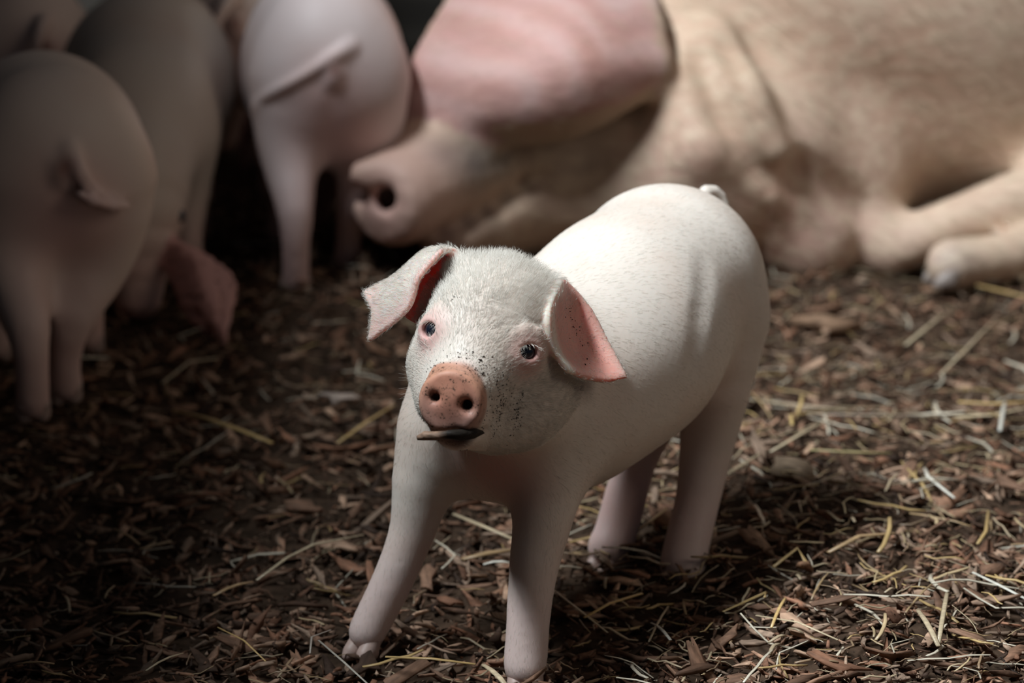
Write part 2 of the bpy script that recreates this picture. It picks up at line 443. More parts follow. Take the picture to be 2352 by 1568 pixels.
# fore legs
H.chain([R(1270, 1000, 1.345, 90), R(1262, 1110, 1.328, 80), R(1228, 1290, 1.306, 60), R(1215, 1400, 1.298, 53), R(1209, 1490, 1.293, 52), R(1206, 1530, 1.290, 52)], k=0.018, ki=0.008)
H.chain([R(1005, 1010, 1.358, 94), R(974, 1100, 1.353, 76), R(950, 1210, 1.350, 56), R(908, 1320, 1.346, 50), R(866, 1405, 1.342, 48), R(842, 1452, 1.338, 46)], k=0.018, ki=0.010)
# hind legs
H.chain([R(1640, 760, 1.495, 118), R(1645, 890, 1.485, 82), R(1624, 1020, 1.485, 64), R(1602, 1150, 1.472, 53), R(1580, 1240, 1.457, 54), R(1568, 1300, 1.447, 56)], k=0.022)
H.chain([R(1540, 880, 1.515, 74), R(1502, 985, 1.518, 48), R(1462, 1060, 1.510, 47), R(1434, 1150, 1.498, 51), R(1414, 1225, 1.488, 51), R(1398, 1258, 1.482, 52)], k=0.02)
# head
SN = hat(1034, 923, 1.243); SNAX = unit((-0.20, -0.95, 0.16))
H.ell(hat(1150, 722, 1.325), (0.0305, 0.0370, 0.0325), k=0.018)                               # skull
H.ell(hat(1098, 762, 1.300), (0.0285, 0.024, 0.024), k=0.02)                                  # brow
H.ell(hat(1155, 790, 1.315), (0.0275, 0.028, 0.030), k=0.02)
H.chain([RH(1105, 830, 1.292, 112), (SN - SNAX * 0.014, 0.0180)], k=0.02)                     # muzzle
H.chain([RH(1012, 850, 1.306, 70), RH(1018, 920, 1.285, 60)], k=0.02)                         # cheeks
H.chain([RH(1200, 865, 1.318, 88), RH(1185, 935, 1.305, 90)], k=0.02)
H.chain([RH(1120, 960, 1.29, 76), RH(1050, 988, 1.256, 42)], k=0.016)                         # jaw
H.disc(SN - SNAX * 0.004, SNAX, 0.0173, 0.0062, 0.0036, k=0.004)                              # snout plate
H.cone(hat(1015, 858, 1.2560), hat(1070, 862, 1.2560), 0.0050, 0.0050, k=0.006)
# flank and shoulder folds
for path, r_, k_ in ((((1618, 600), (1608, 720), (1592, 840)), 0.003, 0.014), (((1350, 905), (1335, 990), (1330, 1050)), 0.002, 0.012)):
    pts = [H.hit(u, v) for u, v in path]; pts = [p + H.grad(p[None], 0.002)[0] * 0.0102 for p in pts]
    for p0, p1 in zip(pts[:-1], pts[1:]): H.cone(p0, p1, r_, r_, k=k_, mode='-')
# tail behind the rump
H.chain([R(1590, 520, 1.548, 26), R(1622, 442, 1.556, 17), R(1655, 452, 1.560, 13), R(1668, 484, 1.558, 9)], k=0.008)
# ears
earL = np.array([[hat(*p) for p in row] for row in (
    ((1072, 612, 1.334), (1040, 650, 1.328), (1005, 705, 1.322), (975, 742, 1.316)),
    ((1055, 596, 1.350), (1012, 622, 1.356), (972, 668, 1.352), (948, 732, 1.342)),
    ((1044, 580, 1.350), (985, 578, 1.352), (914, 636, 1.350), (846, 670, 1.340)),
    ((1024, 574, 1.332), (970, 598, 1.330), (910, 656, 1.324), (858, 716, 1.326)),
    ((1012, 578, 1.322), (960, 640, 1.312), (936, 708, 1.310), (852, 778, 1.318)))])
earR = np.array([[hat(*p) for p in row] for row in (
    ((1284, 652, 1.326), (1260, 715, 1.294), (1268, 795, 1.288), (1302, 850, 1.290)),
    ((1290, 650, 1.338), (1280, 715, 1.318), (1296, 792, 1.312), (1345, 866, 1.308)),
    ((1295, 652, 1.345), (1322, 710, 1.343), (1347, 790, 1.336), (1392, 872, 1.322)),
    ((1302, 658, 1.348), (1350, 706, 1.346), (1390, 780, 1.340), (1436, 866, 1.328)))])
eLv, eLf = patch(earL); eRv, eRf = patch(earR)
BL = H.sheet(eLv, eLf, 0.0016, k=0.005); BR = H.sheet(eRv, eRf, 0.0016, k=0.005)
H.chain([RH(1085, 640, 1.330, 40), RH(1058, 622, 1.342, 24)], k=0.012)
H.chain([RH(1235, 690, 1.325, 42), RH(1285, 690, 1.342, 22)], k=0.012)
# nostrils
for (u, v, rx) in ((992, 916, 15), (1067, 932, 17)):
    p = hat(u, v, 1.236); s_ = px(p)
    H.cone(p + SNAX * 0.004, p - SNAX * 0.011, rx * s_, rx * s_ * 0.6, k=0.004, mode='-')
H.cone(hat(985, 930, 1.235) + SNAX * 0.004, hat(988, 926, 1.238), 0.0022, 0.0012, k=0.004, mode='-')
H.cone(hat(1082, 945, 1.235) + SNAX * 0.004, hat(1080, 940, 1.238), 0.0024, 0.0012, k=0.004, mode='-')
H.cone(hat(1026, 990, 1.226), hat(1024, 965, 1.226), 0.0012, 0.0008, k=0.004, mode='-')
# mouth
H.cone(hat(1000, 1000, 1.243), hat(1050, 1001, 1.240), 0.0026, 0.0034, k=0.004, mode='-')
H.cone(hat(1050, 1001, 1.240), hat(1112, 992, 1.254), 0.0034, 0.0022, k=0.004, mode='-')
# eyes: sockets with lids
EYES = []
for (u, v, out) in ((988, 757, (-0.62, -0.75, 0.22)), (1213, 808, (0.42, -0.88, 0.20))):
    p = H.hit(u, v); o_ = unit(out); c = p - o_ * 0.0046
    EYES.append((c, o_))
for c, o_ in EYES:
    A = frame(o_)
    H.ell(c - o_ * 0.001, (0.0082, 0.0095, 0.0085), A, k=0.008)
c, o_ = EYES[1]; A = frame(o_)                       # folds over the eye on the right
for dz, w_ in ((0.0098, 0.010), (0.0135, 0.008)):
    pts = [c + o_ * 0.0035 + A[1] * t + A[2] * (dz - abs(t) * 0.35) for t in (-w_, 0, w_)]
    H.chain([(p, 0.0014) for p in pts], k=0.004)
for (c, o_), tilt in zip(EYES, (0.25, -0.25)):
    A = frame(o_); s1 = A[1] * math.cos(tilt) + A[2] * math.sin(tilt); A = np.array([o_, s1, np.cross(o_, s1)])
    H.ell(c + o_ * 0.006, (0.0075, 0.0052, 0.0040), A, k=0.0022, mode='-')
hv, hq = H.mesh(0.0017)
hv = relax(hv, hq, np.clip((0.172 - hv[:, 2]) / 0.03, 0, 1) * ((hv[:, 1] > 1.302) | (hv[:, 2] < 0.10)), 30)
hn = H.grad(hv, 0.001)
C = np.tile(CREAM, (len(hv), 1)); dirt = np.zeros(len(hv))
def W(u, v, Y): return at(u, v, Y)
C = tintmix(C, (0.66, 0.30, 0.26), 0.75 * blob(hv, W(1140, 1090, 1.31), 0.045))                               # breast and armpit
C = tintmix(C, PINK, 0.30 * blob(hv, W(1580, 900, 1.47), 0.06)); C = tintmix(C, PINK, 0.45 * blob(hv, W(1430, 1150, 1.49), 0.09))
C = tintmix(C, (0.76, 0.50, 0.49), 0.45 * np.clip((0.085 - hv[:, 2]) / 0.05, 0, 1))
for c, o_ in EYES: C = tintmix(C, (0.78, 0.40, 0.37), 0.9 * blob(hv, c + o_ * 0.003 - np.array((0, 0, 0.002)), 0.020, 0.8))
onplate = np.clip(((hv - SN) @ SNAX + 0.011) / 0.004, 0, 1) * blob(hv, SN, 0.034, 0.4)
upz = smooth(hv[:, 2] - SN[2], -0.014, 0.016)
C = tintmix(C, (0.40, 0.19, 0.15), onplate); C = tintmix(C, (0.62, 0.26, 0.165), onplate * upz)
rim = onplate * smooth(np.linalg.norm((hv - SN) - ((hv - SN) @ SNAX)[:, None] * SNAX, axis=1), 0.0135, 0.0165)
C = tintmix(C, (0.74, 0.38, 0.24), 0.7 * rim * upz)
C = tintmix(C, (0.80, 0.52, 0.46), 0.7 * blob(hv, hat(1060, 850, 1.25), 0.013) * (1 - onplate))
for u, v, r_ in ((993, 915, 0.0072), (1069, 932, 0.0082)):
    C = tintmix(C, (0.018, 0.011, 0.009), np.clip(1.7 * blob(hv, hat(u, v, 1.247), r_) * ((hv - SN) @ SNAX < 0.0012), 0, 1))
C = tintmix(C, (0.06, 0.03, 0.02), blob(hv, hat(1060, 1003, 1.246), 0.011, 0.7))
sl, sr = ear_side(BL, hv, 0.0042), ear_side(BR, hv, 0.0042)
sL, tL = ear_param(hv, sl != 0, eLv); sR, tR = ear_param(hv, sr != 0, eRv)
fr = hn @ unit((0.1, -0.95, 0.2))
innerL = (sl != 0) & (sL < 0.70) & (hn @ unit((0.5, -0.8, -0.3)) > 0.0) & (hv[:, 0] < hat(1048, 600, 1.33)[0])
innerR = (sr != 0) & (fr > 0.1)
C = tintmix(C, (1.0, 0.30, 0.25), 0.95 * innerL * (1 - smooth(sL, 0.5, 0.75)))  # red ear lining, its colour brightened to imitate light glowing through the flap
C = tintmix(C, (0.84, 0.46, 0.42), 0.75 * ((sl != 0) & ~innerL) * np.clip(smooth(sL, 0.86, 1.0) + 0.6 * smooth(tL, 0.8, 0.92), 0, 1))
C = tintmix(C, (0.78, 0.55, 0.50), 0.25 * ((sl != 0) & ~innerL))
C = tintmix(C, (0.76, 0.33, 0.27), 0.92 * innerR * smooth(sR, 0.05, 0.16) * (1 - 0.25 * smooth(sR, 0.8, 1.0)))
C = tintmix(C, (0.80, 0.60, 0.55), 0.4 * ((sr != 0) & ~innerR))
dirt += (0.62 + 0.35 * (1 - upz)) * onplate + 1.3 * blob(hv, hat(1112, 880, 1.265), 0.026) + 0.45 * blob(hv, hat(1030, 850, 1.25), 0.028)
dirt += 1.1 * blob(hv, hat(1140, 920, 1.28), 0.028) + 0.36 * innerR * smooth(sR, 0.2, 0.4) + 0.5 * blob(hv, hat(985, 975, 1.26), 0.016)
dirt += 0.6 * blob(hv, hat(1040, 690, 1.30), 0.016) + 0.5 * blob(hv, W(1470, 655, 1.36), 0.012) + 0.3 * np.clip((0.02 - hv[:, 2]) / 0.02, 0, 1)
hero = empty('piglet', (0.03, 1.39, 0.0))
tag(hero, 'small white piglet facing the camera with a twig in its muddy snout', 'pig')
inv = np.array(hero.location)
body = mesh_obj('body', hv - inv, hq, M_PIG, hero, colours=C, attrs={'dirt': dirt, 'thin': ((sl != 0) | (sr != 0)).astype(float)})
def eye_mesh(r):
    V, Fc = [], []
    for i in range(13):
        th = math.pi * i / 12
        for j in range(20):
            a = 2 * math.pi * j / 20; V.append((r * math.sin(th) * math.cos(a), r * math.sin(th) * math.sin(a), r * math.cos(th)))
    for i in range(12):
        for j in range(20): Fc.append((i * 20 + j, (i + 1) * 20 + j, (i + 1) * 20 + (j + 1) % 20, i * 20 + (j + 1) % 20))
    return np.array(V), Fc
ev, ef = eye_mesh(0.0060)
for c, o_ in EYES:
    e = mesh_obj('eye', ev + (c - o_ * 0.0002) - inv, ef, M_EYE, hero); e['label'] = 'dark glossy eye'
AX = np.array([-0.645, -0.764, 0])
for foot, hd in ((R(1207, 1528, 1.288, 1)[0], (-0.1, -1)), (R(835, 1458, 1.335, 1)[0], (-0.6, -0.8)), (R(1556, 1318, 1.438, 1)[0], (-0.35, -0.95)), (R(1384, 1268, 1.476, 1)[0], (-0.6, -0.8))):
    add_claws(hero, np.array([foot[0], foot[1], -0.010]), hd, spread=0.0055, scale=0.85)

# fine white hair of the piglet in front
def hero_hair():
    snout = SN; head_c = hat(1130, 790, 1.31)
    dh = np.linalg.norm(hv - head_c, axis=1)
    ear = (sl != 0) | (sr != 0)
    face = (dh < 0.062) & (hv[:, 1] < 1.325) | ear
    plate = onplate > 0.3
    w_ = np.where(face, 6.0, 0.7); w_[plate] = 0.0; w_[innerR] = 0.6; w_[innerL] = 0.3
    for c, o_ in EYES: w_[np.linalg.norm(hv - c, axis=1) < 0.0085] = 0
    for c, o_ in EYES: w_[(np.linalg.norm(hv - c, axis=1) < 0.015)] *= 0.35
    n = 66000
    P, Nn, T = tri_sample(hv, hq, n, rng, w_)
    fc = face[T[:, 0]]; er = ear[T[:, 0]]
    D = np.tile(-AX, (n, 1)) + np.array([0, 0, -0.55])
    leg = np.clip((0.11 - P[:, 2]) / 0.03, 0, 1)[:, None]
    D = D * (1 - leg) + np.array([0, 0, -1.0]) * leg
    away = P - snout; away /= np.linalg.norm(away, axis=1, keepdims=True)
    D[fc] = away[fc]
    eo = P - head_c; eo /= np.linalg.norm(eo, axis=1, keepdims=True); D[er] = eo[er]
    D += rng.normal(0, 0.16, (n, 3))
    D -= Nn * (D * Nn).sum(1, keepdims=True); D /= np.maximum(np.linalg.norm(D, axis=1, keepdims=True), 1e-9)
    crown = np.clip((P[:, 2] - 0.212) / 0.012, 0, 1) * fc
    lift = np.where(fc, 0.30 + 1.0 * crown, 0.07); lift = lift * rng.uniform(0.6, 1.4, n)
    lift[er] = rng.uniform(0.2, 0.5, er.sum())
    D = D + Nn * lift[:, None]; D /= np.linalg.norm(D, axis=1, keepdims=True)
    near = np.clip(np.linalg.norm(P - snout, axis=1) / 0.06, 0.35, 1)
    L = np.where(fc, 0.0056 * near + 0.003 * crown, 0.0060) * rng.uniform(0.6, 1.25, n); L[er] *= 0.55
    L *= np.where(P[:, 2] < 0.1, 0.7, 1)
    Wd = np.where(fc, 0.00011, 0.00008) * rng.uniform(0.8, 1.3, n)
    # whiskers and lashes
    exP, exD, exN, exL, exW = [], [], [], [], []
    for i in range(60):
        k = rng.integers(0, n)
        q = hat(rng.uniform(950, 1200), rng.uniform(950, 1040), 1.26) if i < 34 else hat(rng.uniform(925, 960), rng.uniform(800, 960), 1.29)
        j = np.argmin(np.linalg.norm(hv - q, axis=1))
        if onplate[j] > 0.3: continue
        d = unit(hn[j] + np.array([rng.normal(0, .3), -0.1, -0.7 if i < 34 else 0.0]))
        exP.append(hv[j]); exD.append(d); exN.append(hn[j]); exL.append(rng.uniform(0.006, 0.014)); exW.append(0.00012)
    for c, o_ in EYES:
        A = frame(o_)
        for i in range(26):
            a = rng.uniform(0.2, 2.94)
            q = c + o_ * 0.0058 + A[1] * math.cos(a) * 0.0056 + A[2] * math.sin(a) * 0.0046
            exP.append(q); exD.append(unit(o_ * 0.9 + A[1] * math.cos(a) * 0.6 - A[2] * 0.35 + rng.normal(0, .12, 3))); exN.append(A[2]); exL.append(rng.uniform(0.004, 0.0065)); exW.append(0.00015)
    P = np.vstack([P, exP]); D = np.vstack([D, exD]); Nn = np.vstack([Nn, exN]); L = np.r_[L, exL]; Wd = np.r_[Wd, exW]
    return hairs(P, D, Nn, L, Wd, rng)
fv, ff = hero_hair()
fur = mesh_obj('hair_coat', fv - inv, ff, M_HAIR, hero, colours=np.tile((0.92, 0.86, 0.77), (len(fv), 1)))
fur['kind'] = 'stuff'; fur['label'] = 'fine pale bristly hair'

# crumbs of mud stuck to the face and ear
items = []
snp = SN - SNAX * 0.012
for i in range(330):
    if i < 130:
        a_ = rng.uniform(0, 6.28); q = hat(1034 + 98 * math.cos(a_) * rng.uniform(0.9, 1.25), 915 + 84 * math.sin(a_) * rng.uniform(0.9, 1.25), 1.26)
    elif i < 215: q = hat(rng.normal(1128, 24), rng.normal(905, 42), 1.27)
    elif i < 265: q = hat(rng.normal(1160, 14), rng.normal(935, 30), 1.285)
    elif i < 285: q = hat(rng.normal(1050, 40), rng.normal(815, 18), 1.27)
    elif i < 310: q = hat(rng.uniform(1300, 1385), rng.uniform(700, 850), 1.325)
    else: q = hat(rng.normal(1040, 10), rng.normal(685, 8), 1.30)
    d2 = np.linalg.norm(hv - q, axis=1); j = int(np.argmin(d2))
    d_ = unit(q - CAM); cand = np.nonzero(d2 < 0.012)[0]
    if len(cand):                                  # the skin seen along that line
        off = hv[cand] - CAM; per = np.linalg.norm(off - (off @ d_)[:, None] * d_, axis=1); ok = cand[(per < 0.0012) & (hn[cand] @ d_ < -0.1)]
        if len(ok): j = int(ok[np.argmin(hv[ok, 1])])
    A = frame(hn[j] + rng.normal(0, 0.1, 3)); ang = rng.uniform(0, 6.28); L_ = rng.gamma(1.6, 0.00022) + 0.0002; W__ = L_ * rng.uniform(0.25, 0.7)
    ex = A[1] * math.cos(ang) + A[2] * math.sin(ang); ey = np.cross(A[0], ex); up = hn[j] * 0.0005
    Vq = np.array([hv[j] + ex * L_, hv[j] + ey * W__, hv[j] - ex * L_ * rng.uniform(0.5, 1), hv[j] - ey * W__, hv[j] + up + ex * L_ * rng.uniform(-.4, .4), hv[j] - up])
    items.append((Vq + up * 0.3, np.array([(0, 1, 4), (1, 2, 4), (2, 3, 4), (3, 0, 4), (1, 0, 5), (2, 1, 5), (3, 2, 5), (0, 3, 5)]), np.array((0.045, 0.028, 0.018)) * rng.uniform(0.5, 1.6)))
Vs, Fs, Cs, kk = [], [], [], 0
for Vq, Fq_, c_ in items: Vs.append(Vq); Fs.append(Fq_ + kk); Cs.append(np.broadcast_to(c_, Vq.shape)); kk += len(Vq)
mud = mesh_obj('mud_specks', np.concatenate(Vs) - inv, np.concatenate(Fs), M_TWIG, hero, smooth=False, colours=np.concatenate(Cs)); mud['kind'] = 'stuff'; mud['label'] = 'dark specks of mud around the snout'

# twig held in the mouth
def twig():
    pts = [hat(958, 1005, 1.236), hat(975, 1000, 1.235), hat(1000, 1001, 1.234), hat(1030, 997, 1.234), hat(1060, 999, 1.236), hat(1090, 997, 1.243), hat(1111, 992, 1.252)]
    rad = [0.0012, 0.0026, 0.0020, 0.0024, 0.0034, 0.0030, 0.0007]
    V, Fc = [], []
    for i, (p, r_) in enumerate(zip(pts, rad)):
        for a in range(8):
            t = a * math.pi / 4; k = rng.uniform(0.75, 1.25)
            V.append(p + np.array([rng.normal(0, .0004), math.cos(t) * r_ * 1.1 * k, math.sin(t) * r_ * k]))
    for i in range(len(pts) - 1):
        for a in range(8): Fc.append((i * 8 + a, i * 8 + (a + 1) % 8, i * 8 + 8 + (a + 1) % 8, i * 8 + 8 + a))
    Fc += [tuple(range(7, -1, -1)), tuple(range(len(V) - 8, len(V)))]
    V = np.array(V); cc = np.tile((0.15, 0.09, 0.06), (len(V), 1)); t = np.clip((V[:, 0] - V[:, 0].min()) / 0.016, 0, 1)
    cc = cc * (1 - t[:, None]) + np.array((0.018, 0.013, 0.009)) * t[:, None]; cc[:24] = (0.30, 0.19, 0.13)
    return mesh_obj('twig', V, Fc, M_TWIG, None, colours=cc)
tag(twig(), 'short dark wet twig held in the mouth of the white piglet', 'twig')

# ------------------------------------------------------------------ the other piglets
def other_piglet(label, loc, heading, scale=1.0, head='up', hind=((0, 0), (0, 0)), tail=None, ears=None, tint=(0.78, 0.63, 0.55), h=0.0040, sx=1.0, sy=1.0, group=None):
    """local axes: x forward, y to its left, z up; feet on z = 0"""
    f = Field()
    f.chain([((-0.080, 0, 0.170), 0.070), ((-0.01, 0, 0.164), 0.070), ((0.085, 0, 0.150), 0.062)], k=0.03, ki=0.03)
    f.ell((0.0, 0, 0.145), (0.10, 0.062, 0.060), k=0.04)
    for sg, (dx, dy) in zip((1, -1), hind):
        f.chain([((-0.088, sg * 0.030, 0.152), 0.046), ((-0.088 + dx * .15, sg * 0.037 + dy * .15, 0.118), 0.035), ((-0.096 + dx * .4, sg * 0.038 + dy * .4, 0.088), 0.0245), ((-0.112 + dx * .7, sg * 0.035 + dy * .8, 0.062), 0.0175),
                 ((-0.104 + dx * .9, sg * 0.035 + dy, 0.034), 0.0138), ((-0.092 + dx, sg * 0.035 + dy, 0.008), 0.0145)], k=0.020)
        f.chain([((0.075, sg * 0.036, 0.125), 0.034), ((0.070, sg * 0.038, 0.080), 0.023), ((0.078, sg * 0.038, 0.045), 0.0155), ((0.082, sg * 0.038, 0.008), 0.0150)], k=0.02)
    if head == 'down':
        f.chain([((0.085, 0, 0.150), 0.058), ((0.128, 0, 0.118), 0.050), ((0.155, 0, 0.082), 0.043), ((0.172, 0, 0.040), 0.029), ((0.178, 0, 0.014), 0.021)], k=0.02)
        sn, sa = np.array((0.179, 0, 0.010)), unit((0.15, 0, -1)); ec = np.array((0.148, 0, 0.102))
        EL = lambda sg: [[(0.135, sg * 0.034, 0.120), (0.150, sg * 0.046, 0.112), (0.165, sg * 0.046, 0.095)],
                         [(0.142, sg * 0.058, 0.108), (0.160, sg * 0.070, 0.095), (0.180, sg * 0.064, 0.078)],
                         [(0.160, sg * 0.070, 0.080), (0.178, sg * 0.074, 0.060), (0.192, sg * 0.070, 0.045)]]
    else:
        dz = 0 if head == 'up' else -0.035
        f.chain([((0.085, 0, 0.155), 0.055), ((0.125, 0, 0.185 + dz * .5), 0.048), ((0.160, 0, 0.195 + dz), 0.043), ((0.200, 0, 0.172 + dz), 0.029), ((0.222, 0, 0.160 + dz), 0.021)], k=0.02)
        f.chain([((0.165, 0.022, 0.172 + dz), 0.026), ((0.190, 0.012, 0.158 + dz), 0.020)], k=0.02); f.chain([((0.165, -0.022, 0.172 + dz), 0.026), ((0.190, -0.012, 0.158 + dz), 0.020)], k=0.02)
        sn, sa = np.array((0.226, 0, 0.158 + dz)), unit((1, 0, -0.2))
        EL = lambda sg: [[(0.140, sg * 0.022, 0.228 + dz), (0.150, sg * 0.038, 0.214 + dz), (0.155, sg * 0.044, 0.196 + dz)],
                         [(0.150, sg * 0.048, 0.248 + dz), (0.160, sg * 0.062, 0.222 + dz), (0.168, sg * 0.060, 0.198 + dz)],
                         [(0.178, sg * 0.068, 0.232 + dz), (0.188, sg * 0.072, 0.208 + dz), (0.192, sg * 0.066, 0.188 + dz)]]
    f.disc(sn, sa, 0.019, 0.006, 0.0035, k=0.005)
    s1 = unit(np.cross(sa, (0, 1, 0.01)))
    for sg in (-1, 1): f.cone(sn + sa * 0.008 + np.array((0, sg * 0.0075, 0)), sn - sa * 0.004 + np.array((0, sg * 0.0075, 0)), 0.0036, 0.002, k=0.003, mode='-')
    # cleft under the tail
    f.cone((-0.155, 0, 0.150), (-0.140, 0, 0.092), 0.0035, 0.013, k=0.014, mode='-')
    f.ell((-0.146, 0, 0.172), (0.010, 0.008, 0.010), k=0.010)
    rot = Matrix.Rotation(heading, 3, 'Z'); back = np.array(rot.transposed()); loc = np.array((loc[0], loc[1], 0.0))
    loc_of = lambda p: (back @ (np.asarray(p) - loc)) / scale / np.array((sx, sy, 1))
    if tail is not None:
        o_ = loc_of(CAM); pts = []
        for u, v, off, r_ in tail:                # the tail lies along the skin, a little off it
            d = ray(u, v); d = d / np.linalg.norm(d); dl = loc_of(CAM + d) - o_; hit = march(f, o_, dl)
            pts.append(((o_ + dl * tprev if hit is None else hit) - dl * off, r_ / scale)); tprev = np.linalg.norm(pts[-1][0] - o_) / np.linalg.norm(dl) + off
        f.chain(pts, k=0.005)
    else:
        f.chain([((-0.148, 0, 0.200), 0.008), ((-0.166, 0.012, 0.190), 0.006), ((-0.172, 0.020, 0.170), 0.005), ((-0.164, 0.010, 0.160), 0.004)], k=0.005)
    sheets = []
    for sg in (1, -1):
        if ears and sg in ears: g = np.array([[loc_of(p) for p in row] for row in ears[sg]])
        else: g = np.array(EL(sg))
        pv, pf = patch(g, 12, 12); sheets.append(f.sheet(pv, pf, 0.0024, k=0.007))
    V, Q = f.mesh(h, 1); V = relax(V, Q, np.clip((0.15 - V[:, 2]) / 0.02, 0, 1) * (V[:, 0] < 0.10), 12)
    c = np.tile(np.array(tint), (len(V), 1))
    c = tintmix(c, (0.74, 0.42, 0.39), 0.75 * blob(V, (-0.165, 0, 0.125), 0.095)); c = tintmix(c, (0.30, 0.13, 0.10), 0.85 * blob(V, (-0.158, 0, 0.176), 0.014))
    c = tintmix(c, PINK, 0.45 * np.clip((0.09 - V[:, 2]) / 0.05, 0, 1)); c = tintmix(c, (0.66, 0.30, 0.23), blob(V, sn + sa * 0.004, 0.024, 0.5))
    if tail is not None:
        for p, r_ in pts: c = tintmix(c, (0.82, 0.62, 0.58), 0.6 * blob(V, p, 0.010))
    for bv in sheets:
        sd = ear_side(bv, V, 0.0045); c = tintmix(c, (0.72, 0.36, 0.32), 0.75 * (sd != 0))
    root = empty('piglet', tuple(loc)); tag(root, label, 'pig', group)
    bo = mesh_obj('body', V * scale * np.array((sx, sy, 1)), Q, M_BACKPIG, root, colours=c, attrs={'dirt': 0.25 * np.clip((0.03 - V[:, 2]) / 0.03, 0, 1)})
    bo.rotation_euler = (0, 0, heading)
    feet = [(-0.088 + hind[0][0], 0.035 + hind[0][1]), (-0.088 + hind[1][0], -0.035 + hind[1][1]), (0.086, 0.038), (0.086, -0.038)]
    hd = np.array((math.cos(heading), math.sin(heading)))
    for fx, fy in feet:
        fx *= sx; fy *= sy; wp = loc + np.array((hd[0] * fx - hd[1] * fy, hd[1] * fx + hd[0] * fy, 0)) * scale
        add_claws(root, np.array((wp[0], wp[1], -0.006)), hd, scale=scale, spread=0.006)
    e_up = {'up': (0.185, 0.031, 0.203), 'level': (0.185, 0.031, 0.168), 'down': (0.168, 0.0365, 0.078)}[head]
    for sg in (-1, 1):
        e = mesh_obj('eye', ev * scale * 1.1, ef, M_EYE, root)
        q = np.array((e_up[0] * sx, sg * e_up[1] * sy, e_up[2])) * scale; e.location = (hd[0] * q[0] - hd[1] * q[1], hd[1] * q[0] + hd[0] * q[1], q[2])
    return root
def place(u, Y): return ((u - CU) / F_PX * (Y * CP + 0.4 * SP), Y)
# nearest on the left, seen from behind with a kinked tail
x, y = place(104, 1.925)
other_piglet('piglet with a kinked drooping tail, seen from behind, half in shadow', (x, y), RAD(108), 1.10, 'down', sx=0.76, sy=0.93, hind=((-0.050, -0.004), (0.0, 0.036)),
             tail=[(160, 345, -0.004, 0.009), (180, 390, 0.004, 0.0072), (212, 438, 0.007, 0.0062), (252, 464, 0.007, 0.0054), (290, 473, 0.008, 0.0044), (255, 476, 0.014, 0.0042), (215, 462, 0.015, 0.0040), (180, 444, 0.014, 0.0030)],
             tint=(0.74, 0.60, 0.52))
# head to the ground, coming towards the camera
x, y = place(340, 2.315)
other_piglet('piglet rooting head down with its pink ear hanging over the litter', (x, y), RAD(-86), 1.10, 'down', sy=0.95,
             ears={1: [[at(345, 560, 2.13), at(380, 545, 2.12), at(415, 560, 2.12)], [at(395, 640, 2.09), at(440, 600, 2.08), at(485, 595, 2.09)],
                       [at(430, 720, 2.06), at(475, 690, 2.05), at(538, 650, 2.07)], [at(515, 800, 2.03), at(518, 770, 2.03), at(525, 735, 2.04)]]}, tint=(0.72, 0.60, 0.51))
# white hind quarters with a straight tail
x, y = place(742, 2.33)
other_piglet('pale piglet showing its rump with a long straight tail swept aside', (x, y), RAD(99), 1.20, 'down', sx=0.80, hind=((-0.040, 0.004), (0.055, 0.016)), sy=0.82,
             tail=[(806, 108, -0.004, 0.0085), (770, 128, 0.002, 0.0055), (720, 160, 0.002, 0.0044), (660, 195, 0.002, 0.0040), (610, 220, 0.002, 0.0036), (580, 248, 0.003, 0.0030)],
             tint=(0.84, 0.70, 0.68))
x, y = place(520, 2.74)
other_piglet('piglet mostly hidden behind the pale rump, one shaded hind leg showing', (x, y), RAD(100), 1.15, 'down', tint=(0.80, 0.68, 0.62))
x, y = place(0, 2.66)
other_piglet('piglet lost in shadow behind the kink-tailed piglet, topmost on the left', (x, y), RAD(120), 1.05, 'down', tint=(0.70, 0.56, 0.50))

# ------------------------------------------------------------------ the sow lying behind
S = Field()
S.chain([((1.55, 2.95, 0.34), 0.36), ((0.95, 2.86, 0.34), 0.38), ((0.50, 2.74, 0.29), 0.33), ((0.27, 2.64, 0.23), 0.235)], k=0.12, ki=0.12)
S.chain([((0.27, 2.62, 0.21), 0.20), ((0.10, 2.53, 0.17), 0.155)], k=0.08)                    # neck
S.chain([((0.08, 2.52, 0.18), 0.140), ((-0.02, 2.40, 0.125), 0.098)], k=0.05)                 # skull and face
SS = at(882, 462, 2.205); SSA = unit((-0.62, -0.76, -0.05))
S.chain([((-0.02, 2.39, 0.115), 0.090), (SS - SSA * 0.03, 0.044)], k=0.03)                    # muzzle
S.chain([((0.06, 2.44, 0.07), 0.085), (SS - SSA * 0.075 + np.array((0.015, 0, -0.045)), 0.033)], k=0.012)      # lower jaw
S.disc(SS - SSA * 0.008, SSA, 0.042, 0.013, 0.008, k=0.012)
S.ell(at(850, 400, 2.20), (0.02, 0.012, 0.014), k=0.012)
S.cone(at(886, 452, 2.19), at(895, 450, 2.24), 0.0105, 0.008, k=0.006, mode='-'); S.cone(at(884, 470, 2.185), at(890, 466, 2.215), 0.008, 0.006, k=0.006, mode='-')
S.cone(at(824, 448, 2.19), at(838, 446, 2.25), 0.0085, 0.007, k=0.006, mode='-')
S.ell((0.18, 2.40, 0.085), (0.16, 0.12, 0.11), k=0.06)                                          # jowl
